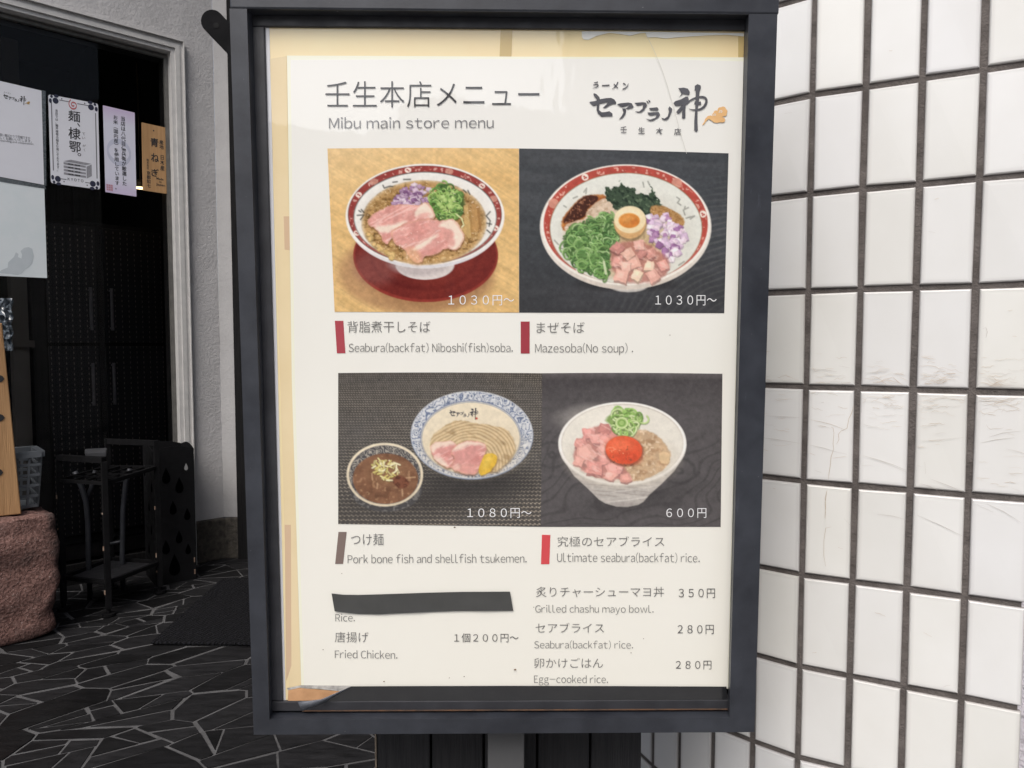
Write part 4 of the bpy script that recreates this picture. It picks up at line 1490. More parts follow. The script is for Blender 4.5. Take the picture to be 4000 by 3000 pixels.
# ---- 3: tsukemen on a woven mat
P = Pic([(1321, 1457), (2118, 1458), (2113, 2058), (1321, 2047)], (1250, 1430), 2.073, seed=8)
P.c[:] = np.array([74, 70, 66.])
t = P.y / 1250
sc = .62 + .72 * t
V = P.y / 21 / (.72 + .38 * t)
Ux = (P.x - 900) / (13.5 * sc) + 1.2 * np.sin(P.y / 420)
row = np.floor(V)
wv1 = (np.cos(V * 2 * math.pi) * .5 + .5) * (np.cos((Ux + (row % 2)) * math.pi) * .5 + .5)
P.mix(np.clip(wv1 * 3.0 - 1.1, 0, 1), (190, 176, 154), .62 + .3 * np.clip((P.x / 1800) * (.5 + .5 * t), 0, 1))
P.mix(np.clip(P.noise(300, 260, 0, 2) * 2 - .8, 0, 1), (84, 82, 80), .45)
P.mix(P.ell(980, 1060, 620, 120, -.1, 160), (50, 47, 45), .7)
P.mix(P.ell(1250, 900, 430, 130, 0, 120), (44, 42, 41), .6)
P.mix(P.ell(535, 1000, 292, 180), (70, 68, 68)); P.mix(P.ell(535, 1000, 285, 176) * np.clip(P.noise(24, 18, 0, 2) * 8 - 4.2, 0, 1), (130, 126, 120), .7)
P.mix(P.ell(525, 879, 310, 258), (228, 214, 186)); P.mix(P.ell(525, 889, 300, 246, 0, 12), (190, 172, 140), .35)
P.mix(P.ell(525, 880, 288, 238), (76, 74, 76))
sw = np.sin(P.noise(46, 46, 0, 2) * 34)
P.mix(P.ell(525, 880, 286, 236) * np.clip(sw * 2.2, 0, 1), (176, 168, 152), .8)
soup = P.ell(530, 912, 264, 204, 0, 10)
P.mix(soup, (130, 90, 64)); P.mix(soup * np.clip(P.noise(60, 50, 0, 4) * 3 - 1.3, 0, 1), (104, 68, 46), .8); P.mix(soup * np.clip(P.noise(24, 24, 0, 2) * 6 - 3.9, 0, 1), (176, 136, 100), .6)
P.mix(P.ell(545, 860, 150, 100, 0, 90), (160, 122, 84), .4)
for p in P.scatter([(420, 800), (470, 750), (640, 790), (640, 840), (590, 930), (480, 910)], 60):
    a = P.r.rand() * 3.14; L = P.r.uniform(24, 60); c = [(226, 216, 150), (206, 192, 110), (238, 232, 190), (190, 180, 120)][P.r.randint(4)]
    e = np.array([math.cos(a), math.sin(a)]) * L / 2
    P.mix(P.line([p - e + [2, 6], p + e + [2, 6]], 13), (96, 66, 40), .6); P.mix(P.line([p - e, p + e], 12), c)
m = P.poly([(580, 930), (620, 880), (690, 900), (730, 950), (690, 990), (620, 980)], 14, 1)
P.mix(m, (122, 72, 50)); P.mix(m * np.clip(P.noise(22, 22, 0, 2) * 6 - 3.2, 0, 1), (80, 44, 30), .8)
for q in ([(665, 1000), (668, 1050)], [(700, 905), (770, 900)], [(465, 950), (462, 990)], [(420, 870), (425, 920)]):
    P.mix(P.line(q, 13), (206, 170, 130), .6)
P.mix(P.ell(1230, 563, 496, 356), (118, 134, 164)); P.mix(P.ell(1230, 556, 494, 354), (206, 207, 208))
sw = np.sin(P.noise(60, 60, 0, 2) * 46) ; sw2 = np.sin(P.noise(34, 34, 0, 1) * 30)
band_ = P.ell(1230, 556, 488, 348) * (1 - P.ell(1222, 580, 408, 302))
P.mix(band_ * np.clip(sw * 2.6, 0, 1), (88, 102, 132), .85)
P.mix(band_ * np.clip(sw2 * 3 - 1.2, 0, 1), (224, 224, 222), .6)
P.mix(P.ell(1222, 582, 410, 303), (92, 106, 140)); P.mix(P.ell(1222, 583, 405, 298), (222, 214, 196)); P.mix(P.ell(1222, 584, 399, 292), (98, 108, 136)); P.mix(P.ell(1222, 585, 396, 290), (230, 216, 188))
P.mix(P.ell(1240, 690, 360, 190, 0, 130), (206, 186, 150), .6)
NO = [(885, 660), (905, 560), (960, 520), (1010, 480), (1110, 432), (1180, 445), (1260, 462), (1400, 480), (1520, 515), (1550, 560), (1585, 650), (1560, 720), (1500, 800), (1440, 845), (1360, 860), (1200, 780), (1000, 720)]
m = P.poly(NO, 10, 1)
P.mix(P.poly(np.array(NO) + [6, 16], 20, 1), (150, 124, 86), .7)
P.mix(m, (206, 180, 138))
xx, yy = (P.x - 1230) / 340, (P.y - 800) / 330
flow = np.hypot(xx, yy) * 300 + 26 * P.noise(160, 90, 0, 2) + np.where(P.x < 1050, (P.x - 1050) * .22, 0)
st = np.sin(flow / 3.7)
P.mix(m * np.clip(st * 1.5 - .35, 0, 1), (168, 138, 96), .62); P.mix(m * np.clip(-st * 1.5 - .5, 0, 1), (224, 202, 162), .6)
P.mix(m * np.clip(P.noise(120, 30, .4, 2) * 5 - 3.2, 0, 1), (150, 120, 80), .6)
pork(P, [(890, 655), (920, 620), (980, 608), (1080, 605), (1112, 640), (1080, 700), (1090, 760), (1050, 835), (960, 790), (912, 735)], [[(880, 640), (960, 590), (1120, 600), (1100, 640), (960, 650), (910, 720)], [(900, 730), (990, 740), (1060, 830), (960, 800)]], (218, 150, 142), (238, 214, 194))
pork(P, [(1052, 692), (1100, 640), (1170, 605), (1250, 598), (1342, 632), (1352, 680), (1312, 770), (1272, 872), (1200, 882), (1052, 832), (1092, 760)], [[(1050, 690), (1170, 590), (1350, 630), (1340, 660), (1240, 630), (1120, 680)], [(1050, 840), (1110, 790), (1140, 830), (1080, 850)]], (218, 150, 142), (238, 214, 194))
P.mix(P.poly([(1050, 800), (1280, 780), (1275, 880), (1200, 890), (1050, 840)], 30, 1) * P.poly([(1052, 692), (1100, 640), (1342, 632), (1352, 680), (1272, 872), (1200, 882), (1052, 832), (1092, 760)], 10), (220, 160, 146), .5)
L_ = [(1285, 860), (1300, 770), (1345, 705), (1410, 705), (1440, 740), (1425, 800), (1350, 880), (1300, 890)]
P.mix(P.poly(np.array(L_) + [6, 10], 14, 1), (130, 100, 50), .6); P.mix(P.poly(L_, None, 1), (218, 174, 58)); P.mix(P.poly([(1310, 790), (1350, 715), (1400, 712), (1380, 790), (1330, 850)], 40, 1), (232, 196, 84), .8)
P.wamp = 0
def l3(x, y): return (1045 + (x - 80) * .138, 338 + (y - 105) * .142)
for p in LOGO: P.mix(P.poly([l3(*q) for q in p], 3.4), (52, 52, 58), 1)
for p, w in STROKES: P.mix(P.line([l3(*q) for q in p], np.mean(w) * .16, 3.4), (52, 52, 58), .9)
P.mix(P.ell(1268, 424, 9, 9), (190, 70, 56))
ph3 = P.build(mp_)
I = Ink(sg, OFFT); I.fit('１０８０円～', 1825, 1985, 2076, 2023, -.004); I.build('price_lettering', white_ink, ph3)

# ---- 4: backfat rice in a white bowl
P = Pic([(2118, 1458), (2822, 1460), (2815, 2058), (2113, 2058)], (2050, 1430), 2.073, seed=12)
P.c[:] = np.array([84, 80, 80.])
P.mix(np.clip(1 - P.y / 420, 0, 1), (62, 58, 58), .6); P.mix(np.clip(1 - (P.y - 55) / 60, 0, 1), (118, 112, 112), .6)
nw = P.noise(420, 300, 0, 2)
wv_ = np.sin((P.y + .35 * P.x + nw * 620) / 17)
P.mix(np.clip(wv_ * 1.6 - .8, 0, 1) * np.clip((P.y - 300) / 500, 0, 1), (58, 55, 55), .55)
for cx, cy in ((1250, 850), (220, 720)):
    P.mix(np.clip(np.sin(np.hypot((P.x - cx) * .8, (P.y - cy)) / 13) * 1.5 - .5, 0, 1) * P.ell(cx, cy, 190, 150, .6, 120), (62, 60, 60), .6)
P.mix(P.ell(900, 1080, 420, 100, -.2, 120), (58, 55, 55), .55)
P.wamp = 0
B_ = [(300, 740), (400, 890), (520, 1000), (600, 1080), (655, 1112), (740, 1136), (830, 1140), (920, 1122), (960, 1098), (1010, 1040), (1100, 960), (1210, 850), (1290, 720)]
m = P.poly(B_, 8); P.wamp = 9
P.mix(m, (206, 198, 186))
P.mix(m * np.clip((P.y - 880) / 260, 0, 1), (160, 154, 148), .75)
P.mix(m * np.clip(np.abs(P.x - 800) / 420 - .3, 0, 1), (160, 152, 146), .5)
P.mix(m * np.clip(P.noise(240, 15, .1, 3) * 4 - 2.0, 0, 1), (150, 142, 136), .6)
P.mix(m * np.clip(P.noise(200, 12, -.12, 3) * 4 - 2.5, 0, 1), (226, 220, 212), .5)
P.mix(P.ell(790, 632, 519, 338), (214, 208, 198)); P.mix(P.ell(790, 626, 516, 335), (243, 238, 230))
P.mix(P.ell(790, 624, 494, 318), (204, 196, 182)); P.mix(P.ell(790, 628, 489, 313), (228, 222, 208))
P.mix(P.ell(790, 760, 400, 200, 0, 120), (200, 188, 168), .7)
P.mix(P.ell(620, 430, 260, 90, 0, 120), (238, 232, 218), .6)
RI = [(800, 620), (900, 520), (1000, 520), (1090, 570), (1145, 640), (1188, 710), (1170, 800), (1080, 870), (960, 925), (860, 940), (800, 900), (780, 800)]
m = P.poly(RI, 12, 1)
P.mix(m, (200, 168, 132)); P.mix(m * np.clip(P.noise(44, 36, 0, 3) * 5 - 2.4, 0, 1), (172, 134, 98), .75); P.mix(m * np.clip(P.noise(26, 22, 0, 2) * 6 - 3.7, 0, 1), (228, 204, 172), .8)
P.mix(P.poly([(1090, 690), (1180, 700), (1165, 790), (1090, 790)], 10, 1), (222, 190, 146), .9)
P.mix(P.poly([(380, 720), (480, 540), (600, 470), (740, 500), (720, 700), (880, 920), (620, 920), (430, 830)], 20, 1), (188, 122, 112), .9)
for cx, cy, r, c in ((640, 510, 62, (212, 140, 132)), (520, 540, 70, (214, 142, 134)), (720, 560, 56, (206, 134, 126)), (590, 580, 74, (224, 156, 146)), (660, 600, 64, (220, 150, 140)), (455, 625, 72, (222, 156, 146)), (630, 670, 66, (228, 170, 158)),
                     (490, 710, 86, (230, 172, 158)), (440, 770, 64, (224, 160, 146)), (640, 760, 62, (214, 146, 136)), (560, 820, 84, (222, 150, 140)), (720, 830, 76, (222, 154, 144)), (690, 890, 66, (228, 164, 150)), (820, 910, 58, (226, 162, 148))):
    P.chunk(cx, cy, r * P.r.uniform(.88, 1.15), c, 10, P.r.randint(4, 6), .85, .74)
P.mix(P.poly([(380, 720), (480, 500), (640, 460), (720, 520), (700, 700), (860, 930), (620, 920), (430, 830)], 30, 1) * np.clip(P.noise(60, 20, .5, 3) * 6 - 3.5, 0, 1), (242, 206, 192), .5)
GR = [(650, 430), (700, 385), (790, 350), (870, 370), (960, 410), (950, 470), (880, 540), (800, 570), (740, 520), (680, 470)]
P.mix(P.poly(GR, 20, 1), (128, 156, 84), .95)
P.rings(GR, 48, 26, 50, [(142, 182, 92), (174, 204, 124), (118, 158, 76), (198, 216, 150)], 12)
P.mix(P.ell(785, 460, 52, 48), (160, 190, 110)); P.mix(P.arc(785, 460, 46, 42, 12), (206, 222, 160)); P.mix(P.arc(785, 460, 26, 24, 9), (120, 160, 76))
P.mix(P.ell(806, 690, 158, 124, .1, 16), (120, 62, 44), .7)
P.mix(P.ell(803, 680, 149, 114, .1), (224, 84, 52))
P.mix(P.ell(770, 640, 96, 56, .1, 60), (240, 112, 76), .8)
P.mix(P.ell(840, 740, 90, 50, .1, 50), (206, 66, 40), .6)
P.mix(P.ell(800, 700, 120, 70, 0, 40) * np.clip(P.noise(13, 13, 0, 1) * 9 - 7.2, 0, 1), (130, 70, 48), .7)
P.mix(P.ell(760, 690, 70, 24, .3, 40) * np.clip(P.noise(15, 12, 0, 1) * 9 - 6.2, 0, 1), (250, 190, 150), .8)
P.mix(P.poly([(650, 720), (860, 740), (880, 830), (700, 830)], 40, 1) * np.clip(P.noise(13, 13, 0, 1) * 9 - 6.9, 0, 1), (90, 60, 50), .8)
ph4 = P.build(mp_)
I = Ink(sg, OFFT); I.fit('６００円', 2603, 1985, 2759, 2023, -.004); I.build('price_lettering', white_ink, ph4)

# ------------------------------------------------------------------ tapes stuck over the menu
def tape_mat(name, c1, c2, rough):
    m, nt, b, out = node_mat(name)
    v = coords(nt)
    n1 = noise(nt, coords(nt, (1, 1, 1)), 40, 5, .6)
    dust = ramp(nt, noise(nt, v, 170, 5, .7), [(.70, 0), (.78, 1)])
    cc = mixc(nt, ramp(nt, n1, [(.35, 0), (.65, 1)]), c1, c2)
    nt.links.new(mixc(nt, dust, cc, (.10, .105, .11)), b.inputs['Base Color'])
    b.inputs['Roughness'].default_value = rough
    film(nt, b, 1.0, .08)
    return m


m_tape = tape_mat('black_vinyl_tape', (.042, .043, .041), (.052, .053, .050), .35)
m_tape2 = tape_mat('dusty_black_vinyl', (.010, .0105, .012), (.015, .0155, .017), .4)


def wavy(name, top, bottom, off, mat, label, cat, nseg=60, amp=.0008, seed=1):
    """a strip of tape between two edge lines, lightly wrinkled"""
    rr = random.Random(seed)
    top, bottom = np.array(top, float), np.array(bottom, float)
    tx = np.linspace(0, 1, nseg + 1)
    def res(p):
        d = np.concatenate([[0], np.cumsum(np.linalg.norm(np.diff(p, axis=0), axis=1))]); d /= d[-1]
        return np.stack([np.interp(tx, d, p[:, 0]), np.interp(tx, d, p[:, 1])], 1)
    a, b = res(top), res(bottom)
    ny = 8
    ph = [rr.uniform(0, 6.28) for _ in range(4)]
    vs = []
    for j in range(ny + 1):
        t = j / ny
        q = a * (1 - t) + b * t
        h = off + amp * (.5 + .5 * np.sin(tx * 9 + ph[0] + t * 2) * np.sin(tx * 23 + ph[1] - t * 3))
        d = ray(q[:, 0], q[:, 1])
        tt = ((P0 - CAM) @ Nv + h) / (d @ Nv)
        vs.append(CAM + d * tt[:, None])
    v = np.concatenate(vs)
    n = nseg + 1
    f = [(j * n + i, (j + 1) * n + i, (j + 1) * n + i + 1, j * n + i + 1) for j in range(ny) for i in range(nseg)]
    o = mesh(name, v, f, mat, None, smooth=True)
    return props(o, label, cat)


wavy('cover_tape', [(1295, 2318), (1340, 2323), (1400, 2324), (1500, 2321), (1677, 2315), (1800, 2312), (1992, 2311)],
     [(1307, 2388), (1400, 2399), (1484, 2400), (1605, 2394), (1774, 2387), (1990, 2386), (2005, 2386)], .0022, m_tape,
     'short strip of shiny black tape covering a line above the word Rice', 'tape', seed=4)
bt = wavy('bottom_tape', [(1372, 2681), (1600, 2680), (2000, 2679), (2400, 2680), (2838, 2682)],
          [(1270, 2741), (1600, 2739), (2000, 2737), (2400, 2736), (2840, 2733)], .0024, m_tape2,
          'long dusty black tape along the bottom edge of the menu, its left end peeling off', 'tape', seed=7, amp=.0004)
# the end that has come loose curls forward
def curl():
    top = np.array([(1372, 2681), (1320, 2703), (1255, 2731), (1205, 2738), (1162, 2741)], float)
    bot_ = np.array([(1272, 2741), (1258, 2748), (1240, 2755), (1212, 2764), (1181, 2777)], float)
    hs_ = [(.0028, .0028), (.0068, .0045), (.0105, .0075), (.012, .0095), (.012, .0105)]
    vs = []
    for (p, q, (h0, h1)) in zip(top, bot_, hs_):
        for t in np.linspace(0, 1, 6):
            r_ = p * (1 - t) + q * t
            vs.append(sg(np.array([r_[0]]), np.array([r_[1]]), h0 * (1 - t) + h1 * t + .0022 * math.sin(t * math.pi))[0])
    f = [(i * 6 + j, i * 6 + j + 1, (i + 1) * 6 + j + 1, (i + 1) * 6 + j) for i in range(4) for j in range(5)]
    o = mesh('loose_end', vs, f, surf('greyed_tape_back', (.05, .056, .07), (.14, .15, .17), 120, .5), bt, smooth=True)
    s_ = o.modifiers.new('thickness', 'SOLIDIFY'); s_.thickness = .0004
curl()
flat_px([(1126, 2694), (1140, 2690), (1171, 2688), (1240, 2694), (1320, 2700), (1380, 2690), (1300, 2744), (1124, 2744)], .0014, surf('bare_brown_board', (.62, .35, .18), (.46, .25, .12), 70, .85, bump=.4, bscale=300, bdist=.0006), 'bare_board', mp_, .0002)
flat_px([(1120, 2688), (1175, 2677), (1370, 2679), (1378, 2688), (1330, 2700), (1240, 2691), (1171, 2686), (1126, 2696)], .0016, surf('torn_paper_edge', (.6, .58, .54), (.18, .17, .16), 140, .9), 'torn_edge', mp_, .0002)

# ------------------------------------------------------------------ inside the restaurant, dim behind the glass
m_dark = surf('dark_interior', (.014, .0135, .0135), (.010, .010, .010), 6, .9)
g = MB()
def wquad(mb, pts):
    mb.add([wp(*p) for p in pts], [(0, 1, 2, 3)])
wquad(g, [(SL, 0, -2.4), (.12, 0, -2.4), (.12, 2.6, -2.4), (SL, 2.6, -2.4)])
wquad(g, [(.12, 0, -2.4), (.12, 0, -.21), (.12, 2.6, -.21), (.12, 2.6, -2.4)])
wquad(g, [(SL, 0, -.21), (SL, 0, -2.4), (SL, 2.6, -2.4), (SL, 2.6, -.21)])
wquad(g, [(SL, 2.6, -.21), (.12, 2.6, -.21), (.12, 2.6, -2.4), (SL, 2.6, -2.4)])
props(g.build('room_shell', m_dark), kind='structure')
g = MB(); wbox(g, SL, .12, -.02, .012, -2.4, -.21)
props(g.build('room_floor', surf('dark_room_floor', (.03, .028, .027), rough=.5)), kind='structure')

# black perforated locker doors with long handles
m_lock, nt, b, out = node_mat('perforated_black_steel')
v = coords(nt, (1, 1, 1))
b.inputs['Base Color'].default_value = (.010, .010, .011, 1)
b.inputs['Roughness'].default_value = .5
def dots():
    nt_ = m_lock.node_tree
    c_ = N(nt_, 'ShaderNodeTexCoord'); r_ = N(nt_, 'ShaderNodeVectorRotate', rotation_type='Z_AXIS'); r_.inputs['Angle'].default_value = -AW
    nt_.links.new(c_.outputs['Object'], r_.inputs['Vector'])
    sp_x = N(nt_, 'ShaderNodeSeparateXYZ'); nt_.links.new(r_.outputs[0], sp_x.inputs[0])
    def m_(op, a, b_=None):
        n_ = N(nt_, 'ShaderNodeMath', operation=op)
        for i, q in enumerate((a, b_)):
            if q is None: continue
            if hasattr(q, 'is_linked'): nt_.links.new(q, n_.inputs[i])
            else: n_.inputs[i].default_value = q
        return n_.outputs[0]
    fx = m_('LESS_THAN', m_('FRACT', m_('DIVIDE', sp_x.outputs[0], .027)), .13)
    fz = m_('LESS_THAN', m_('FRACT', m_('DIVIDE', sp_x.outputs[2], .0225)), .42)
    nt_.links.new(mixc(nt_, m_('MULTIPLY', fx, fz), (.010, .010, .011), (.15, .13, .115)), m_lock.node_tree.nodes['Principled BSDF'].inputs['Base Color'])
dots()
m_hand = surf('brushed_handle', (.26, .25, .25), (.18, .175, .175), 60, .35, metal=.4)
LO = -.55
sA, zA = sz(205, 1740, LO); sB, _ = sz(415, 1740, LO); sC, _ = sz(650, 1740, LO)
zt_ = sz(400, 872, LO)[1]
zsp = sz(333, 1345, LO)[1]
lk = thing('perforated_locker', 'black perforated steel locker with upright handles inside the dark doorway', 'locker', wp((sA + sC) / 2, 0, LO))
g = MB(); wbox(g, sA, sC + .04, .02, zt_, LO - .4, LO - .02); g.build('locker_body', m_dark, lk)
for s0, s1 in ((sA, sB - .012), (sB + .012, sC)):
    for z0, z1 in ((.06, zsp - .008), (zsp + .008, zt_ - .02)):
        g = MB(); wbox(g, s0, s1, z0, z1, LO - .02, LO)
        d = g.build('locker_door', m_lock, lk, bevel=.003)
        hx = s1 - .035 if s0 == sA else s0 + .02
        g = MB()
        zc = zsp + .15 if z0 > .1 else zsp - .17
        g.tube([wp(hx, zc - .09, LO + .03), wp(hx, zc + .09, LO + .03)], .0065)
        g.tube([wp(hx, zc - .08, LO), wp(hx, zc - .08, LO + .03)], .004); g.tube([wp(hx, zc + .08, LO), wp(hx, zc + .08, LO + .03)], .004)
        g.build('door_handle', m_hand, d)

# beige pillar deep inside, at the far left
s0, z0 = sz(52, 1100, -.9); s1, _ = sz(105, 1100, -.9)
g = MB(); wbox(g, s0 - .01, s1, .0, 2.2, -1.0, -.9); wbox(g, s0 - .012, s1 + .03, .86, .89, -1.0, -.885)
props(g.build('inner_pillar', surf('beige_inner_paint', (.16, .145, .125), (.13, .118, .10), 8, .8)), 'dim beige pillar with a dark rail inside, left of the lockers', 'pillar')

# glowing pendant lamp deep in the room
lp = wpx(np.array([548.]), np.array([729.]), -.34)[0]
pl = thing('pendant_lamp', 'small lit pendant lamp glowing between the lilac notice and the wooden plaque', 'lamp', (lp[0], lp[1], lp[2] - .03))
m_shade = surf('brass_shade', (.22, .15, .07), (.16, .11, .05), 20, .4, metal=.6)
m_glow, nt, b, out = node_mat('lamp_glow')
b.inputs['Emission Color'].default_value = (1, .72, .36, 1); b.inputs['Emission Strength'].default_value = 4.5
def lathe(mb, c, prof, n=24):
    v = [(c[0] + r_ * math.cos(2 * math.pi * k / n), c[1] + r_ * math.sin(2 * math.pi * k / n), c[2] + z_) for r_, z_ in prof for k in range(n)]
    f = [(i * n + k, i * n + (k + 1) % n, (i + 1) * n + (k + 1) % n, (i + 1) * n + k) for i in range(len(prof) - 1) for k in range(n)]
    return mb.add(v, f)
g = MB(); lathe(g, lp, [(.026, -.005), (.026, .005), (.02, .02), (.008, .03), (.0025, .034), (.0025, .5)]); g.build('lamp_shade', m_shade, pl, smooth=True)
g = MB(); lathe(g, lp, [(.001, -.009), (.018, -.008), (.025, -.003), (.025, .004)]); g.build('glowing_disc', m_glow, pl, smooth=True)

# ------------------------------------------------------------------ notices on the glass
def gl_plane(px, py, off):
    return wpx(px, py, -.044 + off)


def notice(name, label, cat, quad, mat, thick=.0012, off=.0014, rnd=0):
    q = np.array(quad, float)
    a = gl_plane(q[:, 0], q[:, 1], off)
    c = a.mean(0)
    t = thing(name, label, cat, (c[0], c[1], a[:, 2].min()), 'notices stuck on the door glass' if cat == 'notice' else None)
    g = MB(); g.hexa(a[::-1], a[::-1] - WN * thick); 
    g.build('sheet' if 'plaque' not in name else 'board', mat, t)
    return t


def quadmap(quad):
    q = np.array(quad, float)
    def f(u, v):
        return tuple((1 - v) * ((1 - u) * q[0] + u * q[1]) + v * ((1 - u) * q[3] + u * q[2]))
    return f


class QInk(Ink):
    """ink in the 0..1 coordinates of a four-cornered notice"""
    def __init__(s, quad, off):
        s.qm = np.array(quad, float)
        def pl(u, v, o):
            u, v = np.asarray(u), np.asarray(v)
            u_, v_ = u[:, None], v[:, None]
            p = (1 - v_) * ((1 - u_) * s.qm[0] + u_ * s.qm[1]) + v_ * ((1 - u_) * s.qm[3] + u_ * s.qm[2])
            return gl_plane(p[:, 0], p[:, 1], o)
        super().__init__(pl, off)
    def column(s, text, x0, x1, y0, y1, w=.012):
        ch = (y1 - y0) / len(text)
        for i, c in enumerate(text):
            if c in ' 　': continue
            v, f = glyphs(c, w)
            s.put(np.stack([x0 + v[:, 0] * (x1 - x0), y0 + ch * (i + .88 - v[:, 1] * .98)], 1), f)
    def rect(s, x0, y0, x1, y1):
        s.put([(x0, y1), (x1, y1), (x1, y0), (x0, y0)], [(0, 1, 2, 3)])


def plain(name, c, c2=None, scale=8, rough=.55):
    return surf(name, tuple(c), tuple(c2) if c2 else None, scale, rough)


m_notice = plain('notice_paper', (.66, .67, .72), (.62, .63, .68))
m_nblack = plain('notice_black', (.02, .02, .022))
m_ngrey = plain('notice_grey', (.12, .12, .13))
m_navy = plain('notice_navy', (.012, .016, .045))
m_nred = plain('notice_red', (.50, .12, .13))

# A: sheet with the shop's logo in a clear sleeve
qA = [(-120, 288), (162, 354), (172, 722), (-120, 668)]
A = notice('logo_notice', 'white notice with a brush logo in a clear sleeve, top left on the door glass', 'notice', qA, m_notice)
g = MB()
for q in ([(163, 352), (178, 356), (181, 727), (173, 724)], [(-120, 670), (173, 724), (181, 738), (-120, 690)]):
    a = gl_plane(np.array(q, float)[:, 0], np.array(q, float)[:, 1], .0022); g.hexa(a[::-1], a[::-1] - WN * .002)
g.build('sleeve_edge', plain('clear_sleeve_edge', (.10, .115, .125), (.05, .06, .065), 60, .2), A)
def lA(x, y):
    return 12 + (x - 80) * .0528, 356 + (y - 60) * .0530 + (x - 80) * .0105
draw_logo(lA, gl_plane, .0018, A, m_nblack, plain('notice_gold', (.42, .27, .09)), None)
def glx(px, py, o): return gl_plane(np.asarray(px), np.asarray(py), o)
I = Ink(glx, .0018)
I.fit('し訳ございません。お願い事ばかりで恐縮ですが', -100, 508, 118, 520, .0, 26)
I.fit('皆様のご協力を宜しくお願いいたします。', -100, 520, 124, 532, .0, 26)
I.fit('Thank you for understanding and cooperation.', -100, 533, 133, 543, .0, 26)
I.build('small_lettering', m_ngrey, A)
# B: lower plain sheet with a damp stain
qB = [(-120, 694), (173, 732), (184, 1086), (-120, 1072)]
m, nt, b, out = node_mat('pale_stained_sheet')
st_ = ramp(nt, noise(nt, coords(nt), 9, 5, .6), [(.35, 0), (.65, 1)])
nt.links.new(mixc(nt, st_, (.60, .66, .68), (.66, .70, .72)), b.inputs['Base Color']); b.inputs['Roughness'].default_value = .35
B = notice('blank_notice', 'bluish white sheet with a grey damp stain below the logo notice', 'notice', qB, m)
I = Ink(glx, .0018)
I.poly([(-5, 1066), (5, 1055), (30, 1045), (32, 1025), (45, 1012), (55, 1003), (62, 985), (72, 992), (70, 1004), (84, 1010), (86, 995), (80, 980), (95, 968), (112, 965), (126, 972), (132, 1000), (126, 1030), (112, 1044), (98, 1052), (85, 1068), (70, 1074), (40, 1070)])
I.build('damp_stain', plain('damp_grey', (.44, .49, .52), (.50, .54, .57), 30), B)

# C: bordered noodle notice
qC = [(188, 361), (383, 398), (391, 748), (199, 722)]
def rounded(q, r=.045):
    out_ = []
    for (cu, cv, a0) in ((r, r, math.pi), (1 - r, r, 1.5 * math.pi), (1 - r, 1 - r, 0), (r, 1 - r, .5 * math.pi)):
        for k in range(5):
            a = a0 + k * math.pi / 8
            out_.append((cu + r * math.cos(a), cv + r * .55 * math.sin(a)))
    f = quadmap(q)
    return [f(*p) for p in out_]
Cn = notice('noodle_notice', 'white notice with navy corner flowers and large black characters over KYOTO', 'notice', rounded(qC), m_notice)
I = QInk(qC, .0018)
I.column('当店では、麺屋棣鄂の麺を使用しております。', .125, .185, .165, .845, .006)
I.build('black_lettering', m_nblack, Cn)
I = QInk(qC, .0018)
I.fit('ＫＹＯＴＯ', .345, .893, .665, .925, .012)
I.build('place_name', m_nblack, Cn)
for ch, x0, y0, x1, y1 in (('麺', 266, 429, 313, 472), ('、', 301, 480, 313, 494), ('棣', 267, 495, 315, 541), ('鄂', 270, 549, 316, 591), ('。', 303, 597, 317, 609)):
    I = Ink(glx, .0018); I.fit(ch, x0, y0, x1, y1, .010, 7 if x1 - x0 > 20 else 2); I.build('large_character', m_nblack, Cn)
for ch, x0, y0, x1, y1 in (('て', 321, 517, 333, 527), ('い', 321, 534, 333, 543), ('が', 323, 563, 335, 573), ('く', 327, 579, 333, 590)):
    I = Ink(glx, .0018); I.fit(ch, x0, y0, x1, y1, .004, 1.5); I.build('small_character', m_ngrey, Cn)
I = QInk(qC, .0018)
for y0, y1, x in ((.10, .84, .05), (.13, .86, .935)):
    I.rect(x, y0, x + .018, y1)
for x0, x1, y in ((.22, .43, .055), (.58, .80, .058), (.20, .32, .915), (.70, .80, .918)):
    I.rect(x0, y, x1, y + .008)
for x, y in ((.27, .042), (.73, .045), (.27, .945), (.74, .95)):
    I.disc(x, y, .014, .008)
I.build('border_line', m_ngrey, Cn)
for cx, cy, ux, uy in ((.07, .04, 1, 1), (.93, .04, -1, 1), (.07, .96, 1, -1), (.93, .96, -1, -1)):
    I = QInk(qC, .0018)
    I.disc(cx + ux * .075, cy + uy * .035, .06, .033); I.disc(cx + ux * .09, cy - uy * .018, .05, .018); I.disc(cx - ux * .03, cy + uy * .045, .03, .026); I.disc(cx - ux * .005, cy - uy * .004, .028, .016)
    I.build('corner_flower', m_navy, Cn)
I = QInk(qC, .0018)
sp = [(.5 + (.012 + .0065 * t) * math.cos(t * .75), .085 + (.007 + .0038 * t) * math.sin(t * .75)) for t in range(15)]
I.stroke(sp, [.016] * len(sp))
I.build('red_swirl', m_nred, Cn)
I = QInk(qC, .0018)
for k in range(4):
    y = .725 + k * .037
    I.put([(.27, y + .006), (.72, y + .012), (.72, y + .034), (.27, y + .030)][::-1], [(0, 1, 2, 3)])
I.put([(.27, .722), (.42, .694), (.84, .705), (.72, .728)][::-1], [(0, 1, 2, 3)])
I.put([(.735, .745), (.84, .712), (.84, .84), (.735, .875)][::-1], [(0, 1, 2, 3)])
bx = I.build('crate_drawing', plain('notice_midgrey', (.30, .30, .33), (.2, .2, .22), 200), Cn)
I = QInk(qC, .0021)
for k in range(4):
    y = .734 + k * .037
    for x in (.36, .50):
        I.rect(x, y + .004, x + .055, y + .016); I.rect(x + .065, y + .004, x + .105, y + .016)
I.build('crate_slot', m_nblack, bx)

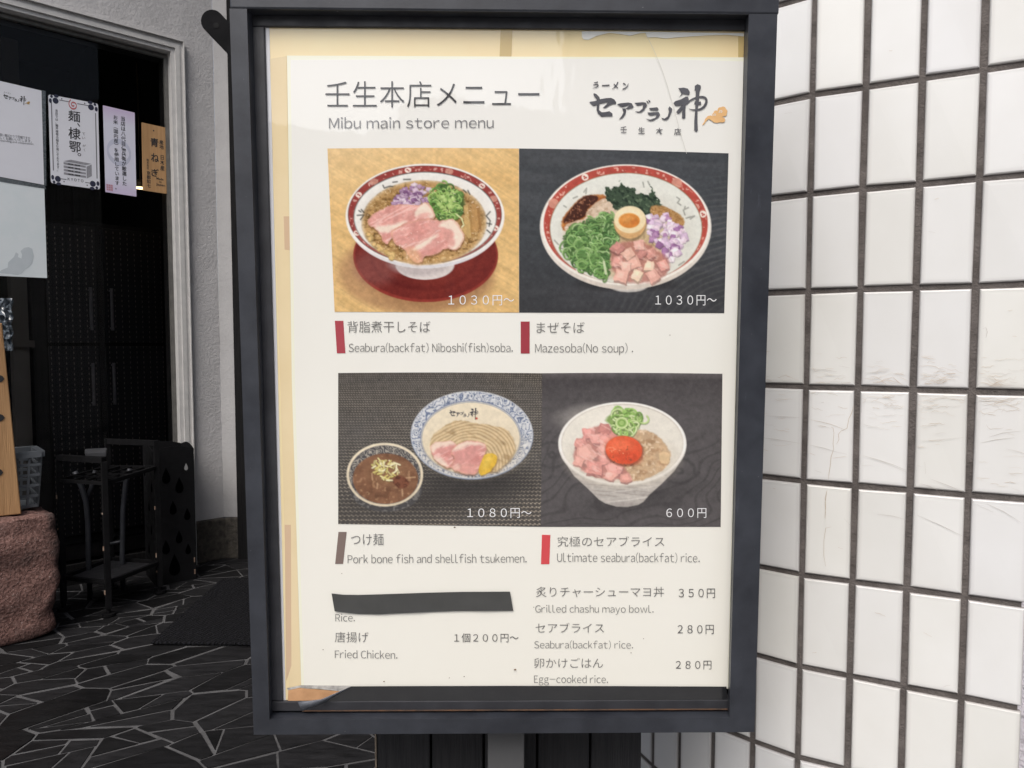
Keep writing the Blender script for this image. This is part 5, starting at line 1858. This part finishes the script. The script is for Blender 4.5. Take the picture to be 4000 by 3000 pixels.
# D: lilac notice about the rice
qD = [(402, 411), (526, 440), (533, 768), (412, 750)]
m, nt, b, out = node_mat('lilac_notice_paper')
gz = N(nt, 'ShaderNodeTexCoord'); sx_ = N(nt, 'ShaderNodeSeparateXYZ'); nt.links.new(gz.outputs['Generated'], sx_.inputs[0])
nt.links.new(ramp(nt, sx_.outputs[2], [(0, (.56, .48, .66)), (.18, (.62, .62, .72)), (.8, (.62, .63, .72)), (1, (.54, .44, .62))]), b.inputs['Base Color'])
D = notice('rice_notice', 'tall lilac edged notice with two columns of black characters on the glass', 'notice', qD, m)
I = QInk(qD, .0018)
I.column('当店は八代目儀兵衛が厳選した', .545, .70, .075, .895, .012)
I.build('black_lettering', m_nblack, D)
I = QInk(qD, .0018)
I.column('お米︵国内産︶を使用しています。', .31, .465, .08, .955, .012)
I.build('black_lettering', m_nblack, D)
I = QInk(qD, .0016)
ring_ = [(.47 + .36 * math.cos(t), .51 + .13 * math.sin(t)) for t in np.linspace(0, 6.3, 30)]
I.stroke(ring_, [.06] * 30)
I.build('pale_ring', plain('notice_pale_ring', (.52, .54, .66)), D)
I = QInk(qD, .0018)
for i in range(3):
    for j in range(3):
        I.rect(.035 + i * .072, .905 + j * .025, .035 + i * .072 + .062, .905 + j * .025 + .021)
I.build('red_seal', plain('seal_red', (.52, .26, .32)), D)

# E: wooden plaque
qE = [(554, 478), (645, 498), (651, 757), (559, 743)]
m_plq = surf('plaque_wood', (.42, .245, .11), (.32, .18, .075), 3, .6, bump=.2, bscale=40, bdist=.0005, stretch=(40, 40, 2.5))
E_ = notice('wooden_plaque', 'small light wood plaque with brushed black characters, rightmost on the glass', 'plaque', qE, m_plq, .006, .0062)
I = QInk(qE, .0068)
for cs in (('産地', .73, .92, .20, .34), ('日本産', .75, .94, .42, .66), ('株式会社', .17, .27, .52, .68), ('京都知七', .16, .34, .70, .95)):
    I = QInk(qE, .0068); I.column(*cs, .010); I.build('black_lettering', m_nblack, E_)
for ch, x0, y0, x1, y1 in (('青', 587, 537, 619, 571), ('ね', 590, 597, 621, 630), ('ぎ', 591, 657, 620, 687)):
    I = Ink(glx, .0068); I.fit(ch, x0, y0, x1, y1, .016, 5); I.build('large_character', m_nblack, E_)
for tx_, x0, y0, x1, y1 in (('Made', .58, .775, .88, .808), ('in', .70, .822, .79, .848), ('Japan', .56, .862, .94, .905)):
    I = QInk(qE, .0068); I.fit(tx_, x0, y0, x1, y1, .012); I.build('latin_lettering', m_nblack, E_)
I = QInk(qE, .0068); I.disc(.5, .085, .03, .013); I.build('nail_hole', m_nblack, E_)

# ------------------------------------------------------------------ black door mat
q1, q2, q3 = (floorpt(np.array([float(a)]), np.array([float(b)]), .014)[0] for a, b in ((588, 2507), (868, 2256), (975, 2511)))
ed = q3 - q1; ed /= np.linalg.norm(ed)
m, nt, b, out = node_mat('ribbed_rubber')
wvn = N(nt, 'ShaderNodeTexWave'); wvn.inputs['Scale'].default_value = 26; wvn.inputs['Distortion'].default_value = 5; wvn.inputs['Detail'].default_value = 3; wvn.inputs['Detail Scale'].default_value = 2.5
nt.links.new(coords(nt, (1, 1, 1), rot=(0, 0, .5)), wvn.inputs['Vector'])
nt.links.new(mixc(nt, wvn.outputs['Fac'], (.003, .003, .0035), (.009, .009, .012)), b.inputs['Base Color'])
b.inputs['Roughness'].default_value = .9; b.inputs['Specular IOR Level'].default_value = .2
nt.links.new(bumpn(nt, wvn.outputs['Fac'], 1.0, .006), b.inputs['Normal'])
Lm = .62
ring = [q1, q1 + ed * Lm, q2 + ed * Lm, q2]
g = MB(); g.hexa(ring, [p - np.array([0, 0, .0085]) for p in ring])
props(g.build('door_mat', m, bevel=.003), 'black ribbed rubber mat lying on the slate floor left of the sign', 'mat')

# ------------------------------------------------------------------ umbrella stands
m_iron = surf('black_iron', (.0035, .0035, .0042), (.008, .0078, .0085), 26, .6, .85, spec=.12, bump=.3, bscale=120, bdist=.0008)
m_chip = surf('rust_chip', (.17, .09, .055), (.25, .2, .16), 100, .9)
fA, fB, fC = (floorpt(np.array([float(a)]), np.array([float(b)]), .006)[0] for a, b in ((250, 2378), (425, 2402), (625, 2312)))
fD = fA + (fC - fB)
fD = fD * .7 + np.array([fA[0] - .02 + .03, fC[1] + .02, fA[2]]) * .3
HS = .525
us = thing('umbrella_rack', 'black iron umbrella rack of square bars with an open top on small feet', 'umbrella stand', ((fA + fC) / 2) * [1, 1, 0])
ftop = .0
up = np.array([0, 0, 1.0])
legs = [fA, fB, fC, fD]
hts = [HS - .03, HS - .03, HS + .01, HS + .01]
for f_, h_ in zip(legs, hts):
    g = MB(); g.bar(f_ + up * .02, f_ + up * h_, .017)
    lg = g.build('leg', m_iron, us, bevel=.001)
    g = MB(); g.tube([f_ + up * (-.0015), f_ + up * .006], .02, 14); g.tube([f_ + up * .006, f_ + up * .022], .006, 10)
    g.build('levelling_foot', m_iron, lg)
    for k in range(3):
        g = MB()
        z = rng.uniform(.06, h_ - .05)
        g.obox(f_ + up * z - np.array([.0088, .0088, 0]) * [.6, 1.0, 0], np.array([1, 0, 0]), np.array([0, 1, 0]), up, .0022, .0005, rng.uniform(.002, .008))
        g.build('paint_chip', m_chip, lg)
g = MB()
g.bar(fA + up * (HS - .025), fB + up * (HS - .025), .018); g.bar(fD + up * HS, fC + up * HS, .018)
g.bar(fA + up * (HS - .10), fB + up * (HS - .10), .010); g.bar(fB + up * (HS - .10), fC + up * (HS - .085), .012); g.bar(fD + up * (HS - .09), fC + up * (HS - .085), .010); g.bar(fA + up * (HS - .10), fD + up * (HS - .09), .010)
g.build('top_rail', m_iron, us)
g = MB()
for k in (1, 2, 3):
    t = k / 4
    g.bar(fA * (1 - t) + fB * t + up * (HS - .10), fD * (1 - t) + fC * t + up * (HS - .088), .007)
    g.bar(fA * (1 - t) + fD * t + up * (HS - .097), fB * (1 - t) + fC * t + up * (HS - .092), .007)
g.build('top_grid', m_iron, us)
g = MB()
for a, c in ((fA, fB), (fB, fC), (fC, fD), (fD, fA)):
    g.bar(a + up * .105, c + up * .105, .012)
g.build('bottom_rail', m_iron, us)
tr_ = [fA + up * .10, fB + up * .10, fC + up * .10, fD + up * .10]
g = MB(); g.hexa(tr_, [p - up * .004 for p in tr_])
g.build('drip_tray', surf('grey_drip_tray', (.025, .025, .028), (.018, .018, .02), 20, .5, spec=.2), us)

# sheet steel stand with teardrop cut-outs
s0, _ = sz(600, 1900, .0)
bR = floorpt(np.array([768.]), np.array([2262.]))[0]; bM = floorpt(np.array([612.]), np.array([2292.]))[0]
wv_ = bR - bM; wl = np.linalg.norm(wv_); e1 = wv_ / wl; e2 = np.array([-e1[1], e1[0], 0])
sst = thing('teardrop_stand', 'black sheet steel umbrella stand with teardrop cut-outs, against the grey wall', 'umbrella stand', (bM + bR) / 2 + e2 * .06)
HT2 = .49
zt2 = []
nn_ = 14
def face_pts(o, d, L, bulge):
    return [(o + d * (L * k / nn_) + up * (HT2 + bulge * math.sin(math.pi * k / nn_))) for k in range(nn_ + 1)]
g = MB()
dep = .17
for o, d, L in ((bM, e1, wl), (bM + e2 * dep, e1, wl), (bM, e2, dep), (bR, e2, dep)):
    tp = face_pts(o, d, L, .014)
    nrm = np.cross(d, up)
    for k in range(nn_):
        a, c = o + d * (L * k / nn_), o + d * (L * (k + 1) / nn_)
        g.hexa([a + nrm * .0012, c + nrm * .0012, tp[k + 1] + nrm * .0012, tp[k] + nrm * .0012], [a - nrm * .0012, c - nrm * .0012, tp[k + 1] - nrm * .0012, tp[k] - nrm * .0012])
g.build('steel_shell', surf('black_sheet_steel', (.0042, .0042, .005), (.006, .006, .0068), 20, .6, .8, spec=.15), sst)
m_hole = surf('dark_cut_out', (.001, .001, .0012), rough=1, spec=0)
m_hole2 = surf('painted_lit_drop', (.25, .25, .25), rough=.95)  # pale colour stands for light showing through one drop
def drop(mb, o, d, nrm, x, z, s_):
    pts_ = []
    for k in range(18):
        t = 2 * math.pi * k / 18
        r_ = s_ * math.sin(t / 2) ** 1.6
        pts_.append(o + d * (x + r_ * math.sin(t) * -.9) + up * (z + s_ * 1.35 * math.cos(t)) + nrm * .002)
    mb.add(pts_, [tuple(range(18))])
gB = MB()
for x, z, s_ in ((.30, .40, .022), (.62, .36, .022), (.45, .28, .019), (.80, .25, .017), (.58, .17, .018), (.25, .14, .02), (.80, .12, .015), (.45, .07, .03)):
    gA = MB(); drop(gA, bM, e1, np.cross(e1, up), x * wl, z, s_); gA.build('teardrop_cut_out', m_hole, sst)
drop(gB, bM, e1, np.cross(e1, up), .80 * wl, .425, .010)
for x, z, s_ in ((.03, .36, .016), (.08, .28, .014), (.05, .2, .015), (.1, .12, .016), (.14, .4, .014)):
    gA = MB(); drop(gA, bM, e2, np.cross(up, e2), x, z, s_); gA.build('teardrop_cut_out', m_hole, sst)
gB.build('painted_lit_drop', m_hole2, sst)
g = MB()
for z in (.03, .075):
    g = MB(); g.obox(bR - e1 * .006 + up * z + np.cross(e1, up) * .0016, e1, np.cross(e1, up), up, .0022, .0006, .009); g.build('rust_patch', m_chip, sst)

# grey folded tubular stool behind the rack, its legs showing through
m_tube = surf('dull_grey_tube', (.05, .053, .062), (.035, .037, .043), 30, .4, metal=.3)
def atd(px, py, Y):
    return onplane(np.array([float(px)]), np.array([float(py)]), np.array([0, Y, 0]), np.array([0, -1.0, 0]))[0]
Yt = 2.47
fp = floorpt(np.array([352.]), np.array([2345.]))[0]
ys = fp[1]
t = thing('tubular_stool', 'folded grey tubular stool standing behind the black umbrella rack', 'stool', fp)
g = MB(); g.tube([atd(292, 1842, ys), atd(318, 1900, ys), atd(336, 1960, ys), atd(344, 2040, ys), atd(346, 2200, ys), fp + up * .004], .0085); g.build('leg', m_tube, t, smooth=True)
g = MB(); g.tube([atd(372, 1838, ys + .03), atd(358, 1900, ys + .02), atd(341, 1950, ys + .012)], .0075); g.build('leg', m_tube, t, smooth=True)
g = MB(); g.tube([atd(508, 1832, ys + .06), atd(492, 1880, ys + .06), atd(480, 2000, ys + .06), atd(478, 2160, ys + .06), atd(480, 2310, ys + .06)], .0085); g.build('leg', m_tube, t, smooth=True)
g = MB(); g.tube([atd(408, 1886, ys + .05), atd(490, 1874, ys + .055)], .005); g.tube([atd(420, 2126, ys + .05), atd(484, 2112, ys + .06)], .005); g.build('crossbar', m_tube, t, smooth=True)
sq = [atd(330, 1752, ys + .02), atd(420, 1748, ys + .02), atd(415, 1762, ys - .02), atd(335, 1768, ys - .02)]
g = MB(); g.hexa(sq[::-1], [p - up * .02 for p in sq[::-1]]); g.build('seat', surf('grey_seat_pad', (.03, .031, .035), rough=.7), t, bevel=.004)

# ------------------------------------------------------------------ red granite boulder with the leaning wooden signboard and a basket on it
sb = floorpt(np.array([165.]), np.array([2492.]))[0]
bm = bmesh.new()
bmesh.ops.create_cube(bm, size=1)
bmesh.ops.subdivide_edges(bm, edges=bm.edges[:], cuts=28, use_grid_fill=True)
from mathutils import noise as mn
wid, depth_, hgt = .86, .30, .385
cuts_ = [(Vector((rng.uniform(-1, 1), rng.uniform(-1.2, .6), rng.uniform(-.1, 1.2))).normalized(), rng.uniform(.88, .97)) for _ in range(26)]
for v in bm.verts:
    p = Vector(v.co)
    rr = Vector((p.x * 2, p.y * 2, p.z * 2))
    L6 = (abs(rr.x) ** 16 + abs(rr.y) ** 16 + abs(rr.z) ** 16) ** (1 / 16)
    q = rr / L6
    for n0_, k0_ in cuts_:
        sup = abs(n0_.x) + abs(n0_.y) + abs(n0_.z)
        ex_ = q.dot(n0_) - sup * k0_ * .93
        if ex_ > 0: q = q - n0_ * ex_
    q = q * .5
    q = Vector((q.x * wid, q.y * depth_, (q.z + .5) * hgt))
    n_ = mn.noise_vector(q * 6) * .020 + mn.noise_vector(q * 20) * .010 + mn.noise_vector(q * 55) * .004
    if q.z < .03: n_ *= .3
    v.co = q + Vector(n_)
vs = [(v.co.x, v.co.y, v.co.z) for v in bm.verts]; fs = [[v.index for v in f.verts] for f in bm.faces]
bm.free()
vs = np.array(vs)
org = sb + WD * .045 - WD * wid / 2 - WN * depth_ / 2 + WN * .012
vw = org + vs[:, :1] * WD + vs[:, 1:2] * -WN + vs[:, 2:] * up
vw[:, 2] = np.maximum(vw[:, 2], .002)
m, nt, b, out = node_mat('red_granite')
v = coords(nt)
n1 = noise(nt, v, 9, 5, .6); n2 = noise(nt, v, 130, 3, .6); n3 = noise(nt, v, 4, 4)
c0 = mixc(nt, ramp(nt, n2, [(.35, 0), (.65, 1)]), (.10, .046, .037), (.225, .125, .105))
c0 = mixc(nt, ramp(nt, n1, [(.5, 0), (.68, .8)]), c0, (.05, .036, .033))
c0 = mixc(nt, ramp(nt, noise(nt, v, 300, 2), [(.66, 0), (.7, .8)]), c0, (.42, .34, .31))
nt.links.new(c0, b.inputs['Base Color']); b.inputs['Roughness'].default_value = .85
nt.links.new(bumpn(nt, n2, 1.0, .006, bumpn(nt, n1, .8, .02)), b.inputs['Normal'])
props(mesh('granite_boulder', vw, fs, m, None, smooth=True), 'rough reddish granite boulder standing on the slate floor at the left edge', 'rock')

# plank
pY = org + WN * (depth_ / 2 - .075)
def plk(px, py, o=0.0):
    return onplane(np.array([float(px)]), np.array([float(py)]), pY + WN * o, WN)[0]
zb = plk(84, 2006)[2]
m_plank = surf('weathered_plank', (.50, .29, .135), (.32, .175, .075), 2.4, .7, bump=.6, bscale=14, bdist=.003, stretch=(26, 26, 1.3), detail=8)
ring = [plk(-330, 2052), plk(84, 2008), plk(9, 1262), plk(-330, 1240)]
t = thing('wooden_signboard', 'weathered brown plank signboard leaning on top of the granite boulder', 'signboard', (ring[0] + ring[1]) / 2)
g = MB(); g.hexa(ring, [p - WN * .028 for p in ring]); g.build('plank', m_plank, t, bevel=.003)
class PInk(Ink):
    pass
I = Ink(lambda px, py, o: onplane(np.asarray(px), np.asarray(py), pY + WN * o, WN), .0012)
for cy, x1 in ((1480, 18), (1632, 19), (1846, 13)):
    I.poly([(x1, cy), (x1 - 8, cy - 11), (x1 - 40, cy - 22), (x1 - 40, cy + 20), (x1 - 10, cy + 11)])
    I.stroke([(x1 - 34, cy), (x1 - 120, cy - 6), (x1 - 190, cy + 4)], [34, 26, 30])
I.build('brush_stroke', m_nblack, t)
# pale plastic basket behind the plank
def bk(px, py, o=-.11):
    return onplane(np.array([float(px)]), np.array([float(py)]), pY + WN * o, WN)[0]
zb0 = bk(110, 1932)[2]; zb1 = bk(110, 1724)[2]
m_bask = surf('pale_plastic', (.12, .132, .145), (.09, .10, .11), 12, .5)
cB_ = bk(85, 1932) - WD * .09
cB_[2] = .374
hB = zb1 - zb0
tB = thing('plastic_basket', 'pale blue-grey slotted plastic basket behind the leaning plank', 'basket', cB_)
g = MB()
def ringpt(s_, o_, z_): return cB_ + WD * s_ - WN * o_ + up * z_
wS, wO = .135, .07
for (sa, oa, sb2, ob) in ((-wS, -wO, wS, -wO), (wS, -wO, wS, wO), (wS, wO, -wS, wO), (-wS, wO, -wS, -wO)):
    nb = 9 if sa != sb2 else 5
    for i in range(nb + 1):
        t_ = i / nb
        g.bar(ringpt((sa + (sb2 - sa) * t_) * .9, (oa + (ob - oa) * t_) * .9, .0), ringpt(sa + (sb2 - sa) * t_, oa + (ob - oa) * t_, hB), .006)
    for j in range(6):
        z_ = .004 + (hB - .008) * j / 5
        k_ = .9 + .1 * j / 5
        g.bar(ringpt(sa * k_, oa * k_, z_), ringpt(sb2 * k_, ob * k_, z_), .0075 if j < 5 else .018)
g.build('slotted_side', m_bask, tB)
g = MB(); g.hexa([ringpt(-wS * .9, wO * .9, .003), ringpt(-wS * .9, -wO * .9, .003), ringpt(wS * .9, -wO * .9, .003), ringpt(wS * .9, wO * .9, .003)][::-1],
                 [ringpt(-wS * .9, wO * .9, .0), ringpt(-wS * .9, -wO * .9, .0), ringpt(wS * .9, -wO * .9, .0), ringpt(wS * .9, wO * .9, .0)][::-1]); g.build('basket_floor', m_bask, tB)

# clear plastic bag hanging on the glass behind the plank
m, nt, b, out = node_mat('crumpled_clear_plastic')
b.inputs['Base Color'].default_value = (.10, .12, .14, 1); b.inputs['Roughness'].default_value = .12; b.inputs['Specular IOR Level'].default_value = .9
nbg, mbg = 14, 22
vs, fs = [], []
for j in range(mbg + 1):
    for i in range(nbg + 1):
        px, py = -60 + 108 * i / nbg, 1165 + 205 * j / mbg
        n_ = mn.noise(Vector((i * .55, j * .5, 3))) * .016 + mn.noise(Vector((i * 1.3, j * 1.2, 9))) * .008
        vs.append(gl_plane(np.array([px + 5 * math.sin(j)]), np.array([py]), .03 + n_)[0])
for j in range(mbg):
    for i in range(nbg):
        a = j * (nbg + 1) + i
        fs.append((a, a + nbg + 1, a + nbg + 2, a + 1))
o = mesh('plastic_bag', vs, fs, m, None)
props(o, 'crumpled clear plastic bag hanging against the glass above the plank', 'bag')

# ------------------------------------------------------------------ black boarded box below the sign
Yb = .735
def byx(px, py=2930): return atd(px, py, Yb)
xs = [byx(1468)[0], byx(1683)[0], byx(1890)[0], byx(2098)[0], byx(2306)[0], byx(2510)[0]]
m_board2 = surf('worn_black_board', (.014, .0138, .0155), (.026, .0255, .027), 8, .6, .8, spec=.3, bump=.6, bscale=30, bdist=.002, stretch=(30, 30, 1.2))
bx = thing('boarded_box', 'low black stained timber box standing under the menu sign beside the tiles', 'box', ((xs[0] + xs[-1]) / 2, Yb + .06, 0))
for a, c in zip(xs[:-1], xs[1:]):
    g = MB(); g.box((a + .0012, Yb + rng.uniform(0, .001), .004), (c - .0012, Yb + .018, .80)); g.build('board', m_board2, bx, bevel=.0015)
g = MB(); g.box((xs[0], Yb + .019, .006), (xs[-1] - .004, Yb + .055, .79)); g.build('carcass', m_dark, bx)
g = MB(); g.box((xs[0] - .0012, Yb + .001, .005), (xs[0] + .0005, Yb + .017, .799)); g.build('worn_edge', surf('worn_raw_edge', (.30, .24, .18), (.1, .08, .06), 90, .9), bx)
